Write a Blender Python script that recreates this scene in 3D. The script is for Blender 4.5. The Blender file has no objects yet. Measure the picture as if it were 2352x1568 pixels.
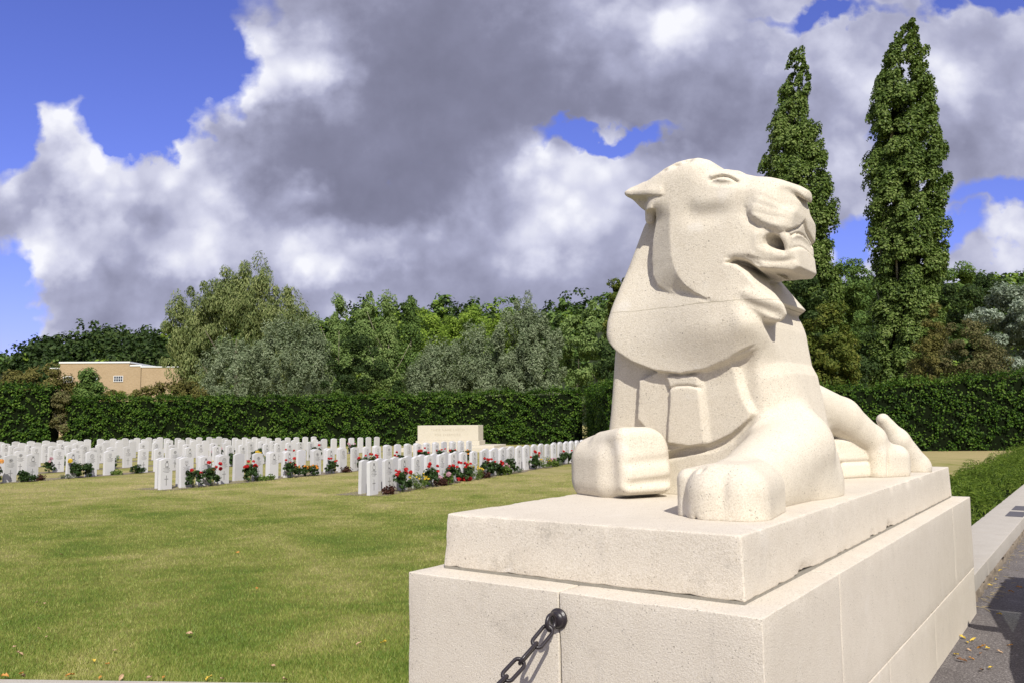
import bpy, bmesh, math, random, numpy as np
from mathutils import Vector, Matrix, Quaternion
f,pit,roll,th,nx,ny=1940.44,.089,-.0094,-.6175,.8601,3.0015
H=1.66; HT=.9585+.254
a=np.array([np.cos(th),np.sin(th),0]);b=np.array([-np.sin(th),np.cos(th),0]);n=np.array([nx,ny,0])
cr,sr=np.cos(roll),np.sin(roll);c,s=np.cos(pit),np.sin(pit)
R=np.array([1,0,0]);Fw=np.array([0,c,s]);U=np.array([0,-s,c])
R2=cr*R+sr*U;U2=cr*U-sr*R
C=np.array([0,0,H])
def ray(u,v):
    d=Fw+R2*(u-1176)/f-U2*(v-784)/f
    return d
def loc(P): q=P-n; return np.array([q@a,q@b,q[2]-HT])   # local: z above top tier
def onz(u,v,z):  # world z
    d=ray(u,v);t=(z-H)/d[2];return C+d*t
def ony(u,v,y): # local y plane
    d=ray(u,v);t=(y-(C-n)@b)/(d@b);return C+d*t
def onx(u,v,x):
    d=ray(u,v);t=(x-(C-n)@a)/(d@a);return C+d*t
def prj(P):
    q=P-C;Y=q@Fw;return 1176+f*(q@R2)/Y,784-f*(q@U2)/Y
def L2W(l): return n+a*l[0]+b*l[1]+np.array([0,0,l[2]+HT])
# ---------------------------------------------------------------- lion (carved stone, signed distance field -> surface nets)
LXC = -0.846                      # lion's middle line in plinth coordinates
def un(pts, y, crop=None):
    """photo measurements -> (X, z) on the plane at distance y along the plinth"""
    o = []
    for (u, v) in pts:
        if crop == 1: u, v = 1263.3+u*.29297, 315.8+v*.29297
        elif crop == 2: u, v = 1263.3+u*.32955, 717.8+v*.32955
        elif crop == 6: u, v = 1837.5+u*.20136, 803.9+v*.20136
        elif crop == 7: u, v = 1665.2+u*.23795, 373.2+v*.23795
        elif crop == 8: u, v = 1309.2+u*.17578, 947.5+v*.17578
        P = loc(ony(u, v, y)); o.append((P[0]-LXC, P[2]))
    return np.array(o)
def ss(e0, e1, x):
    t = np.clip((x-e0)/(e1-e0), 0, 1); return t*t*(3-2*t)
def segd(pts, X, Z, closed=False):
    d = np.full(X.shape, 9.0)
    n = len(pts)
    for i in range(n if closed else n-1):
        a_, b_ = pts[i], pts[(i+1) % n]
        e = b_-a_; L2 = max(e@e, 1e-9)
        t = np.clip(((X-a_[0])*e[0]+(Z-a_[1])*e[1])/L2, 0, 1)
        d = np.minimum(d, np.hypot(X-a_[0]-t*e[0], Z-a_[1]-t*e[1]))
    return d
def polysd(pts, X, Z):
    d = segd(pts, X, Z, True); ins = np.zeros(X.shape, bool); n = len(pts)
    for i in range(n):
        (x0, z0), (x1, z1) = pts[i], pts[(i+1) % n]
        if z0 == z1: continue
        c_ = ((Z < z0) != (Z < z1)) & (X < (x1-x0)*(Z-z0)/(z1-z0)+x0)
        ins ^= c_
    return np.where(ins, -d, d)
def rnd(d, r):                     # quarter-round: 0 at the outline, 1 at depth r
    t = np.clip(d/r, 0, 1); return np.sqrt(np.clip(1-(1-t)**2, 0, 1))
def smin(a_, b_, k):
    h = np.clip(.5+.5*(b_-a_)/k, 0, 1); return b_+(a_-b_)*h-k*h*(1-h)
def smax(a_, b_, k): return -smin(-a_, -b_, k)
def cap(X, Y, Z, p, q, r0, r1, sx=1):
    p = np.array(p, float); q = np.array(q, float); e = q-p
    t = np.clip(((X-p[0])*e[0]+(Y-p[1])*e[1]+(Z-p[2])*e[2])/(e@e), 0, 1)
    return np.sqrt(((X-p[0]-t*e[0])/sx)**2+(Y-p[1]-t*e[1])**2+(Z-p[2]-t*e[2])**2)-(r0+(r1-r0)*t)
def rbox(X, Y, Z, c_, h, r, rz=0, ry=0, rx=0):
    x, y, z = X-c_[0], Y-c_[1], Z-c_[2]
    if rz: cc, sn = math.cos(rz), math.sin(rz); x, y = cc*x+sn*y, -sn*x+cc*y
    if ry: cc, sn = math.cos(ry), math.sin(ry); x, z = cc*x+sn*z, -sn*x+cc*z
    if rx: cc, sn = math.cos(rx), math.sin(rx); y, z = cc*y+sn*z, -sn*y+cc*z
    ax, ay, az = np.abs(x)-h[0]+r, np.abs(y)-h[1]+r, np.abs(z)-h[2]+r
    return np.sqrt(np.maximum(ax, 0)**2+np.maximum(ay, 0)**2+np.maximum(az, 0)**2)+np.minimum(np.maximum(ax, np.maximum(ay, az)), 0)-r
def ell(X, Y, Z, c_, r):
    k0 = np.sqrt(((X-c_[0])/r[0])**2+((Y-c_[1])/r[1])**2+((Z-c_[2])/r[2])**2)
    return (k0-1)*min(r)
def blur(w, n):
    for _ in range(n):
        p = np.pad(w, 1, mode='edge')
        w = (p[1:-1, 1:-1]*4+(p[:-2, 1:-1]+p[2:, 1:-1]+p[1:-1, :-2]+p[1:-1, 2:])*2+p[:-2, :-2]+p[2:, 2:]+p[:-2, 2:]+p[2:, :-2])/16
    return w

def sinterp(x, xp, fp, r=.05):
    return sum(np.interp(x+o*r, xp, fp) for o in (-1, -.6, -.3, 0, .3, .6, 1))/7
def gl(d, s_): return np.exp(-(d/s_)**2)
def head_width(X, Z):
    """half width of the head (it looks along +X) for every point of its side view, plus its outline"""
    yc = 1.38
    top = np.concatenate([un([(800, 420), (860, 325), (930, 266), (1030, 211), (1120, 183), (1200, 175), (1268, 190), (1318, 222), (1350, 264), (1420, 262), (1500, 270),
              (1550, 295), (1640, 311), (1740, 316), (1850, 336)], 1.52, 1), un([(1950, 368), (2010, 400)], 1.6, 1), un([(2044, 430), (2046, 478), (2030, 505)], 1.70, 1),
              un([(2044, 532), (2062, 580), (2075, 680), (2064, 775), (2058, 840), (2073, 900), (2088, 980), (2099, 1076)], 1.86, 1)])
    jawl = un([(1890, 1047), (1760, 1045)], 1.50, 1)
    thr_f = np.concatenate([un([(1812, 1085)], 1.66, 1), un([(1915, 1190), (1960, 1300), (1985, 1362), (1975, 1412), (1900, 1425), (1780, 1440), (1500, 1450), (800, 1450)], 1.45, 1)])
    out = np.concatenate([top, jawl, thr_f])
    d = -polysd(out, X, Z)
    w = sinterp(X, [-.4, .05, .25, .40, .50, .58, .64], [.33, .335, .325, .295, .255, .205, .165], .03)
    w = w-ss(.33, .50, X)*.035*ss(1.40, 1.28, Z)-ss(.49, .59, X)*.10*ss(1.50, 1.57, Z)
    kr = .05+.10*ss(1.50, 1.74, Z)*ss(.55, .30, X)+.05*ss(.30, .55, X)*ss(1.45, 1.6, Z)-.02*ss(1.3, 1.2, Z)
    # ---- ruff: face slab with a chamfered outer band and a step down to the neck
    ruff = un([(830, 540), (800, 660), (776, 800), (765, 950), (778, 1080), (815, 1155), (900, 1205), (1000, 1226), (1090, 1240), (1180, 1270), (1250, 1272),
               (1420, 1290), (1560, 1330), (1700, 1400), (2000, 1500), (2000, 100), (830, 100)], yc, 1)
    ds = -polysd(ruff, X, Z)
    low = ss(1.66, 1.54, Z)
    fade = 1-ss(-.08, .10, X)*ss(1.16, 1.06, Z)          # the step dies out towards the throat
    outer = un([(850, 470), (830, 540), (800, 660), (776, 800), (765, 950), (778, 1080), (815, 1155), (900, 1205), (1000, 1226), (1090, 1240), (1180, 1268), (1250, 1275)], yc, 1)
    inner = un([(955, 470), (952, 560), (950, 760), (962, 930), (985, 1020), (1020, 1095), (1070, 1160), (1140, 1215), (1240, 1266)], yc, 1)
    di, do = segd(inner, X, Z), segd(outer, X, Z)
    psd = polysd(np.concatenate([outer, inner[::-1]]), X, Z); inch = (psd < 0) | ((psd < .014) & (do < di))
    w = w-low*np.where(inch, di/np.maximum(di+do, 1e-4), 0)*.066
    w = w-np.clip(-ds/.006, 0, 1)*np.where(Z < 1.62, 1, 0)*(.16*fade)
    w = w-np.clip(-ds/.05, 0, 1)*.05*(1-fade)
    # ---- throat hollow below the jaw
    thr = np.concatenate([un([(1385, 985), (1440, 985), (1520, 1050), (1590, 1132), (1650, 1200), (1750, 1268), (1850, 1310), (1960, 1340), (2150, 1200)], yc, 1), un([(2150, 1046), (1890, 1047), (1760, 1045), (1665, 1044)], 1.50, 1), un([(1600, 1010), (1520, 960), (1440, 950)], yc, 1)])
    dt = polysd(thr, X, Z)
    w = w+(np.minimum(w, .03)-w)*ss(.008, -.03, dt)
    jl = un([(1390, 945), (1440, 928), (1510, 926), (1580, 945), (1630, 975), (1650, 1030), (1600, 1012), (1500, 985), (1420, 985)], yc, 1)
    w = w-.030*ss(.016, -.035, polysd(jl, X, Z))
    jaw = un([(1560, 938), (1640, 962), (1720, 970), (1800, 960), (1875, 938)], 1.42, 1)
    dj = segd(jaw, X, Z)
    w = w-.007*gl(dj, .009)
    # ---- muzzle pad, its lower and hind edge standing proud
    pad = un([(1540, 480), (1545, 590), (1575, 648), (1650, 700), (1760, 726), (1860, 732), (1935, 704), (1990, 658), (2200, 640), (2200, 250), (1800, 200), (1600, 300), (1540, 400)], 1.40, 1)
    dp = polysd(pad, X, Z)
    soft = .034+.06*ss(1.50, 1.60, Z)
    w = w+.030*ss(.004, -1, dp/soft)*ss(1.70, 1.56, Z)
    w = w+.006*ss(1.70, 1.56, Z)*np.where(dp < 0, 1, 0)*0
    w = w-.010*gl(np.clip(dp, 0, 9), .03)*(dp > 0)*ss(1.62, 1.50, Z)*ss(.60, .5, X)
    for ln in ([(1640, 455), (1770, 500), (1860, 556), (1950, 606)], [(1610, 515), (1760, 560), (1880, 590), (1965, 622)], [(1590, 590), (1750, 620), (1970, 640)], [(1800, 400), (1850, 470), (1900, 550)]):
        w = w-.0036*gl(segd(un(ln, 1.41, 1), X, Z), .0065)
    # ---- nostril and nose leather
    nos = un([(1850, 412), (1890, 428), (1935, 442), (1962, 466), (1970, 495), (1945, 503), (1908, 480), (1875, 446)], 1.47, 1)
    w = w-.045*ss(.004, -.014, polysd(nos, X, Z))
    nl = un([(1840, 395), (1872, 436)], 1.46, 1); w = w-.012*gl(segd(nl, X, Z), .012)
    nl = un([(1950, 505), (1965, 540), (1985, 585)], 1.46, 1)
    w = w-.010*gl(segd(nl, X, Z), .012)
    # ---- the opening behind the fang, with a raised rim
    hole = un([(1660, 832), (1664, 790), (1688, 757), (1730, 743), (1768, 756), (1790, 800), (1803, 868), (1745, 862), (1690, 850)], 1.40, 1)
    dh = polysd(hole, X, Z)
    w = w+.010*gl(dh-.028, .020)
    hx = un([(1662, 830), (1803, 868)], 1.40, 1)
    w = w-ss(.004, -.014, dh)*(.05+.12*np.clip((X-hx[0][0])/(hx[1][0]-hx[0][0]), 0, 1))
    lip = un([(1600, 905), (1680, 918), (1780, 918), (1870, 900)], 1.40, 1)
    w = w+.006*gl(segd(lip, X, Z), .03)
    fang = un([(1830, 760), (1845, 830), (1850, 890)], 1.42, 1); w = w+.006*gl(segd(fang, X, Z), .012)-.006*gl(segd(fang+np.array([.035, 0]), X, Z), .006)
    # ---- eye: lid ridge over an almond
    eye = un([(1292, 358), (1340, 336), (1385, 327), (1430, 336), (1472, 360), (1430, 368), (1370, 368)], 1.43, 1)
    w = w+.010*ss(.004, -.012, polysd(eye, X, Z))
    lid = un([(1288, 356), (1335, 330), (1385, 319), (1432, 330), (1480, 360)], 1.43, 1)
    w = w-.017*gl(segd(lid, X, Z), .0065)
    brow = un([(1300, 318), (1350, 300), (1400, 298), (1450, 308), (1500, 335)], 1.44, 1)
    w = w+.014*gl(segd(brow, X, Z), .013)
    lo = un([(1300, 378), (1380, 388), (1480, 378)], 1.43, 1); w = w-.008*gl(segd(lo, X, Z), .014)
    p0 = un([(1545, 345)], 1.43, 1)[0]; w = w-.018*gl(np.hypot((X-p0[0])/.05, (Z-p0[1])/.035), 1)
    # ---- cheek hollow, tufts on the crown
    c0 = un([(1250, 610)], yc, 1)[0]; c1 = un([(1280, 500)], yc, 1)[0]
    w = w-.016*gl(np.hypot((X-c0[0])/.13, (Z-c0[1])/.055), 1)+.011*gl(np.hypot((X-c1[0])/.14, (Z-c1[1])/.05), 1)
    c0 = un([(1110, 570)], yc, 1)[0]; w = w-.012*gl(np.hypot((X-c0[0])/.05, (Z-c0[1])/.06), 1)
    for (u, v, a_, sx, sz) in ((1130, 222, .045, .035, .018), (1050, 262, .04, .03, .018), (960, 300, .02, .025, .012), (1430, 288, .02, .03, .008)):
        c0 = un([(u, v)], 1.52, 1)[0]; w = w-a_*gl(np.hypot((X-c0[0])/sx, (Z-c0[1])/sz), 1)
    # collar roll at the lower end of the mane
    roll2 = un([(1540, 1225), (1660, 1275), (1780, 1325), (1900, 1365)], yc, 1)
    w = w+.012*gl(segd(roll2, X, Z), .028)
    roll_ = un([(1470, 1262), (1560, 1305), (1650, 1335), (1760, 1400), (1900, 1440)], yc, 1)
    w = w-.008*gl(segd(roll_, X, Z), .022)*ss(.12, .30, X)
    w = w-.022*ss(1.06, .98, Z)*ss(.16, .34, X)
    return w, d, np.maximum(kr, .012)

def front_carve(S, Z):
    """depth cut into the front of the muzzle; S = distance from the head's middle plane"""
    def uf(pts):
        o = []
        for (u, v) in pts:
            P = loc(onx(1263.3+u*.29297, 315.8+v*.29297, .555+LXC)); o.append((1.69-P[1], P[2]))
        return np.array(o)
    c = .010*ss(.004, -.004, polysd(uf([(1880, 736), (1905, 722), (1960, 700), (1988, 662), (2004, 735), (2026, 800), (2012, 783), (1985, 758), (1945, 751), (1915, 771), (1895, 730)]), S, Z))
    for ln, a_, s_ in (([(1890, 733), (1915, 771), (1945, 751), (1985, 758), (2012, 783), (2030, 800)], .015, .006), ([(1990, 650), (2004, 735), (2026, 800)], .013, .007),
                   ([(1905, 872), (1925, 864), (1965, 857), (2010, 868), (2085, 905)], .014, .006), ([(1890, 733), (1960, 702), (1988, 660)], .012, .007), ([(2030, 520), (2035, 600), (2045, 700)], .012, .010)):
        c = c+a_*gl(segd(uf(ln), S, Z), s_)
    c = c+.03*ss(.02, -.02, polysd(uf([(1905, 868), (1965, 855), (2090, 900), (2090, 780), (1905, 780)]), S, Z))*.4
    return c

def trunk_front(X, Z):
    lft = np.concatenate([un([(1478, 480), (1468, 510), (1455, 552), (1437, 610), (1422, 655), (1409, 700), (1399, 742), (1398, 772)], 1.49), un([(1408, 797)], 1.51), un([(1414, 815), (1411, 850), (1406, 900), (1399, 950), (1392, 990), (1388, 1040), (1386, 1120)], 1.56)])
    rgt = np.concatenate([un([(1937, 1170), (1925, 1080), (1915, 1040)], 1.97), un([(1905, 1000), (1895, 960), (1880, 905), (1868, 860)], 2.02)-np.array([.02, 0]), un([(1859, 835), (1850, 800), (1841, 762), (1826, 722)], 2.04)-np.array([.035, 0]), un([(1780, 690), (1720, 600), (1690, 480), (1560, 440)], 1.6)])
    out = np.concatenate([lft, np.array([(lft[-1][0], -.2), (rgt[0][0], -.2)]), rgt])
    d = -polysd(out, X, Z)
    y = sinterp(Z, [0, .25, .6, .9, 1.05, 1.3, 1.7], [1.50, 1.48, 1.435, 1.42, 1.43, 1.49, 1.54])
    y = y-.045*ss(-.40, .20, X)*ss(.60, .95, Z)*ss(1.5, 1.15, Z)
    y = y-.030*ss(-.28, .14, X)*ss(.68, .95, Z)*ss(1.4, 1.15, Z)
    y = y+.22*np.clip(X-.14, 0, 1)**2*ss(.1, 1.0, Z)
    kr = .065+ss(.05, .45, X)*(.28-.20*ss(.72, .95, Z))
    # ---- the mane's bib overhangs the chest
    bibc = un([(1380, 772), (1400, 793), (1414, 808), (1450, 831), (1500, 850), (1560, 857), (1620, 847), (1670, 824), (1710, 801), (1738, 784)], 1.42)
    bib = np.concatenate([bibc, [(bibc[-1][0]+.12, bibc[-1][1]+.06), (bibc[-1][0]+.5, bibc[-1][1]+.2), (.9, 2.2), (-.9, 2.2), (-.9, bibc[0][1]+.02)]])
    db = polysd(bib, X, Z)
    below = np.maximum(ss(-.004, .008+.02*ss(.0, .25, X), db), ss(.14, .44, X))
    # chest apron, in three facets between the legs
    cen = un([(800, 440), (822, 520), (815, 640), (800, 740), (782, 912), (930, 932), (1050, 922), (1062, 905), (1050, 700), (1035, 520), (1030, 430)], 1.44, 2)
    fac = un([(604, 470), (600, 560), (578, 740), (640, 810), (700, 1000), (940, 935), (1060, 922), (1130, 900), (1230, 850), (1340, 762), (1402, 700), (1345, 600), (1310, 480), (1275, 310), (1100, 330), (800, 380)], 1.46, 2)
    dc, df = polysd(cen, X, Z), polysd(fac, X, Z)
    rs = ss(-.02, .03, X)
    wf, wc = .008+.030*rs*ss(.42, .47, Z), .008+.034*rs*ss(.25, .29, Z)
    lev = .088-.040*np.clip(.5-df/wf, 0, 1)-.026*np.clip(.5-dc/wc, 0, 1)
    fr = ss(.26, .36, X)                                 # beyond the apron the leg grows out of the shoulder
    lev = np.where(df > 0, lev*(1-fr)+.06*fr*ss(1.0, .45, Z), lev)
    y = y+np.where(db < 0, np.maximum(ss(-.004, .008, db)*lev, ss(.10, .46, X)*.06*ss(1.0, .45, Z)), below*lev)
    arch = un([(822, 528), (880, 508), (960, 505), (1036, 520)], 1.45, 2)
    y = y+.012*gl(segd(arch, X, Z), .0065)
    y = y-.026*ss(.025, .05, df)*ss(.45, .35, Z)*ss(.38, .30, X)*ss(-.45, -.3, X)
    s0 = un([(1400, 60)], 1.42, 2)[0]
    y = y-.016*gl(np.hypot((X-s0[0])/.07, (Z-s0[1])/.09), 1)
    return y, d, kr

def lion_field(xs, ys, zs):
    X2, Z2 = np.meshgrid(xs, zs, indexing='ij')
    f4 = lambda q: np.asarray(q, np.float32)
    w, dh, kh = head_width(X2, Z2)
    yf, dtr, kt = trunk_front(X2, Z2)
    X = f4(xs[:, None, None]); Z = f4(zs[None, None, :])
    Dall = np.full((len(xs), len(ys), len(zs)), .5, np.float32)
    ym = 1.69
    def rng(y0, y1): return slice(np.searchsorted(ys, y0), np.searchsorted(ys, y1))
    def Ysl(s_): return f4(ys[s_][None, :, None])
    def lipn(q):
        gx = np.gradient(q, xs, axis=0); gz = np.gradient(q, zs, axis=1)
        return f4(1/np.sqrt(1+np.clip(gx*gx+gz*gz, 0, 4)))[:, None, :]
    # ---- head, with the mouth cut into its front
    sl = rng(1.2, 2.2); Y = Ysl(sl)
    S2, Z3 = np.meshgrid(np.abs(ys[sl]-ym), zs, indexing='ij')
    fc = f4(front_carve(S2, Z3))[None, :, :]*f4(ss(.40, .46, xs))[:, None, None]
    D = smax(np.abs(Y-ym)-f4(w)[:, None, :], -f4(dh)[:, None, :]+fc, f4(kh)[:, None, :])*lipn(w)
    xl = un([(1810, 1060), (1850, 1190), (1885, 1300), (1917, 1362), (1893, 1412), (1840, 1440)], 1.40, 1)[::-1]
    lim = f4(np.interp(zs, xl[:, 1], xl[:, 0]))+f4(ss(1.175, 1.20, zs))*2
    D = smax(D, X-(lim[None, None, :]-.62*(Y-1.40)), .035)   # the collar draws back towards the far side
    Dall[:, sl] = D
    # ---- neck, chest and the body running back
    sl = rng(1.2, 3.7); Y = Ysl(sl)
    back = f4(sinterp(zs, [0, .5, .8, 1.1, 1.4, 1.7], [3.3, 3.0, 2.7, 2.35, 2.15, 1.9]))
    T = smax(f4(yf)[:, None, :]-Y, -f4(dtr)[:, None, :], f4(kt)[:, None, :])*lipn(yf)
    T = smax(T, (Y-back[None, None, :])*.7, .2)
    T = smax(T, Z-1.66, .1)
    side = ss(1.90, 2.5, Y)*.45                         # flanks draw in behind the shoulders
    T = smax(T, np.abs(X)-(.74-side), .1)
    Dall[:, sl] = smin(Dall[:, sl], T, .02)
    # ---- ear laid back, hollow underneath
    sl = rng(1.2, 1.9); Y = Ysl(sl)
    ep = un([(604, 446), (645, 398), (740, 350), (830, 330), (1000, 330), (1000, 520), (880, 500), (805, 505), (765, 560), (718, 566), (680, 540), (616, 474)], 1.46, 1)
    er = un([(300, -300), (1300, -300), (1300, 478), (890, 480), (760, 476), (620, 470), (300, 460)], 1.44, 1)
    de, dr = polysd(ep, X2, Z2), polysd(er, X2, Z2)
    xe = un([(640, 450), (960, 450)], 1.44, 1)[:, 0]; ye = 1.395-.045*ss(xe[0], xe[1]-.08, X2)+.10*ss(xe[1]-.04, xe[1]+.02, X2)+.085*ss(-.004, .006, dr)+.75*np.clip(-dr-.028, 0, .2)
    ear = smax(f4(ye)[:, None, :]-Y, f4(de)[:, None, :], .04)*lipn(ye)
    ear = smax(ear, Y-1.62, .08)
    D = smin(Dall[:, sl], ear, .03)
    l0, l1 = un([(800, 545)], 1.47, 1)[0], un([(787, 640)], 1.47, 1)[0]
    D = smin(D, cap(X, Y, Z, (l0[0], 1.47, l0[1]), (l1[0], 1.47, l1[1]), .042, .030), .012)
    Dall[:, sl] = D
    # ---- near foreleg and paw
    sl = rng(0, 2.4); Y = Ysl(sl)
    F = cap(X, Y, Z, (.44, 1.75, .27), (.39, 1.02, .09), .21, .15)
    F = smin(F, cap(X, Y, Z, (.48, 1.92, .08), (.43, 1.25, .05), .15, .12), .08)
    P = rbox(X, Y, Z, (.455, .82, .06), (.185, .285, .175), .13, rz=.13)
    toe = rbox(X, Y, Z, (.265, .86, .045), (.055, .25, .165), .05, rz=.16)
    P = smax(P, -cap(X, Y, Z, (.50, .57, .25), (.50, .49, -.05), .009, .009), .035)
    P = smax(P, -cap(X, Y, Z, (.385, .60, .22), (.375, .545, -.05), .004, .004), .03)
    P = smax(P, -cap(X, Y, Z, (.60, .56, .18), (.62, .54, -.05), .004, .004), .03)
    P = smin(P, toe, .006)
    F = smin(F, P, .05)
    D = smin(Dall[:, sl], F, .08)
    # ---- far foreleg and paw
    Q = rbox(X, Y, Z, (-.49, 1.43, .14), (.23, .22, .185), .13, rz=-.45)
    Q = smin(Q, rbox(X, Y, Z, (-.352, 1.352, .19), (.165, .168, .185), .06, rz=-.48, ry=.13), .04)
    for zz, dz, r_ in ((.19, .02, .014), (.08, .012, .018)):
        Q = smax(Q, -cap(X, Y, Z, (-.275, 1.12, zz), (-.130, 1.40, zz+dz), r_-.003, r_+.004), .035)
    Q = smax(Q, -rbox(X, Y, Z, (-.15, 1.22, .02), (.06, .16, .05), .03, rz=-.48), .02)
    Q = smax(Q, ((X+.185)*.33+(Y-1.37)*.62+(Z-.375)*.71), .04)
    Q = smin(Q, ell(X, Y, Z, (-.50, 1.44, .27), (.15, .15, .10)), .04)
    D = smin(D, Q, .03)
    Dall[:, sl] = D
    # ---- hind leg, hind paws, tail
    sl = rng(1.7, 9); Y = Ysl(sl)
    D = smin(Dall[:, sl], cap(X, Y, Z, (-.10, 2.1, .58), (-.12, 3.55, .36), .34, .24), .10)
    Hn = cap(X, Y, Z, (.02, 2.70, .60), (.29, 3.30, .42), .18, .145)
    Hn = smin(Hn, cap(X, Y, Z, (.29, 3.30, .42), (.44, 3.52, .26), .145, .105), .03)
    Hn = smin(Hn, cap(X, Y, Z, (.44, 3.52, .26), (.48, 3.68, .12), .105, .09), .04)
    H2 = rbox(X, Y, Z, (.475, 3.64, .085), (.15, .19, .14), .095, rz=-.50)
    H2 = smax(H2, -cap(X, Y, Z, (.43, 3.44, .26), (.41, 3.43, -.05), .008, .008), .035)
    H2 = smax(H2, -cap(X, Y, Z, (.55, 3.50, .22), (.55, 3.49, -.05), .006, .006), .03)
    Hn = smin(Hn, H2, .06)
    D = smin(D, Hn, .04)
    for (cx, cy, cz, hx, hy, hz, ry, k_) in ((.275, 3.36, .185, .105, .18, .085, .10, .010), (.325, 3.40, .05, .085, .18, .062, .06, .006), (.205, 3.34, .285, .075, .18, .05, .0, .015)):
        D = smin(D, rbox(X, Y, Z, (cx, cy, cz), (hx, hy, hz), .035, rz=-.45, ry=ry), k_)
    ta = cap(X, Y, Z, (.60, 4.26, .04), (.50, 4.10, .24), .10, .095)
    ta = smin(ta, cap(X, Y, Z, (.50, 4.10, .24), (.43, 4.00, .40), .09, .05), .03)
    ta = smin(ta, cap(X, Y, Z, (.60, 4.26, .02), (.15, 4.12, .12), .10, .14), .05)
    ta = smin(ta, cap(X, Y, Z, (.15, 4.12, .12), (0, 3.6, .25), .14, .2), .05)
    Dall[:, sl] = smin(D, ta, .03)
    return np.maximum(Dall, -Z-.004)

def surface_nets(D, xs, ys, zs):
    sgn = D < 0
    nx, ny, nz = D.shape
    cnt = np.zeros((nx-1, ny-1, nz-1), np.int8)
    for i in (0, 1):
        for j in (0, 1):
            for k in (0, 1):
                cnt += sgn[i:nx-1+i, j:ny-1+j, k:nz-1+k]
    act = (cnt > 0) & (cnt < 8)
    ids = np.full(act.shape, -1, np.int32)
    I, J, K = np.nonzero(act); n = len(I); ids[I, J, K] = np.arange(n)
    acc = np.zeros((n, 3)); num = np.zeros(n)
    cs = [(0, 0, 0), (1, 0, 0), (0, 1, 0), (1, 1, 0), (0, 0, 1), (1, 0, 1), (0, 1, 1), (1, 1, 1)]
    for a_ in range(8):
        for b_ in range(a_+1, 8):
            if sum(abs(cs[a_][q]-cs[b_][q]) for q in range(3)) != 1: continue
            va = D[I+cs[a_][0], J+cs[a_][1], K+cs[a_][2]]; vb = D[I+cs[b_][0], J+cs[b_][1], K+cs[b_][2]]
            m = (va < 0) != (vb < 0)
            t = np.where(m, va/np.where(m, va-vb, 1), 0)
            for q in range(3): acc[:, q] += np.where(m, cs[a_][q]+t*(cs[b_][q]-cs[a_][q]), 0)
            num += m
    acc /= num[:, None]
    V = np.stack([xs[I]+acc[:, 0]*(xs[I+1]-xs[I]), ys[J]+acc[:, 1]*(ys[J+1]-ys[J]), zs[K]+acc[:, 2]*(zs[K+1]-zs[K])], 1)
    Fs = []
    def quads(m, off, flip):
        i, j, k = np.nonzero(m)
        q = [ids[i+o[0], j+o[1], k+o[2]] for o in off]
        s_ = flip[i, j, k] if flip is not None else None
        A = np.stack(q, 1); Bq = A[:, ::-1]
        Fs.append(np.where(s_[:, None], A, Bq))
    # edges along x between (i,j,k),(i+1,j,k), shifted by one in j,k
    e = sgn[:-1, 1:-1, 1:-1] != sgn[1:, 1:-1, 1:-1]; quads(e, [(0, 0, 0), (0, 1, 0), (0, 1, 1), (0, 0, 1)], sgn[:-1, 1:-1, 1:-1])
    e = sgn[1:-1, :-1, 1:-1] != sgn[1:-1, 1:, 1:-1]; quads(e, [(0, 0, 0), (0, 0, 1), (1, 0, 1), (1, 0, 0)], sgn[1:-1, :-1, 1:-1])
    e = sgn[1:-1, 1:-1, :-1] != sgn[1:-1, 1:-1, 1:]; quads(e, [(0, 0, 0), (1, 0, 0), (1, 1, 0), (0, 1, 0)], sgn[1:-1, 1:-1, :-1])
    Fq = np.concatenate(Fs)
    E = np.concatenate([Fq[:, [0, 1]], Fq[:, [1, 2]], Fq[:, [2, 3]], Fq[:, [3, 0]]])
    deg = np.bincount(E[:, 0], minlength=n)
    keep = V[:, 2] > .004                               # the underside stays flat on the plinth
    for lam in (.55, -.40, .55, -.40, .5):
        A = np.stack([np.bincount(E[:, 0], V[E[:, 1], q], n) for q in range(3)], 1)/np.maximum(deg, 1)[:, None]
        V = V+np.where(keep[:, None], lam*(A-V), 0)
    return V, Fq

def lion_mesh(step=.0075):
    xs = np.arange(-.80, .80, step)
    ys = np.concatenate([np.arange(.44, 2.2, step), np.arange(2.2, 4.46, step*2)])
    zs = np.arange(-.024, 2.02, step)
    D = lion_field(xs, ys, zs)
    return surface_nets(D, xs, ys, zs)
# ---------------------------------------------------------------- helpers
sc = bpy.context.scene
COL = sc.collection
R = np.random.default_rng(7)
random.seed(7)
LAWN = -0.15
V3 = Vector
from mathutils import noise as mnoise
def W(x, y, z=0.0):                       # plinth axes -> world
    q = n+a*x+b*y; return (float(q[0]), float(q[1]), float(z))
def at(u, v, dist):                       # measured direction, distance along the view -> world
    d = ray(u, v); q = C+d*(dist/d[1]); return q
def ground(u, v, z=LAWN): return onz(u, v, z)
def link(o): COL.objects.link(o); return o
def tag(o, label=None, cat=None, group=None, kind=None):
    if label: o['label'] = label
    if cat: o['category'] = cat
    if group: o['group'] = group
    if kind: o['kind'] = kind
    return o
def empty(name, loc=(0, 0, 0), rz=0.0, **k):
    o = bpy.data.objects.new(name, None); o.empty_display_size = .1
    o.location = loc; o.rotation_euler = (0, 0, rz); link(o); return tag(o, **k)
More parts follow.
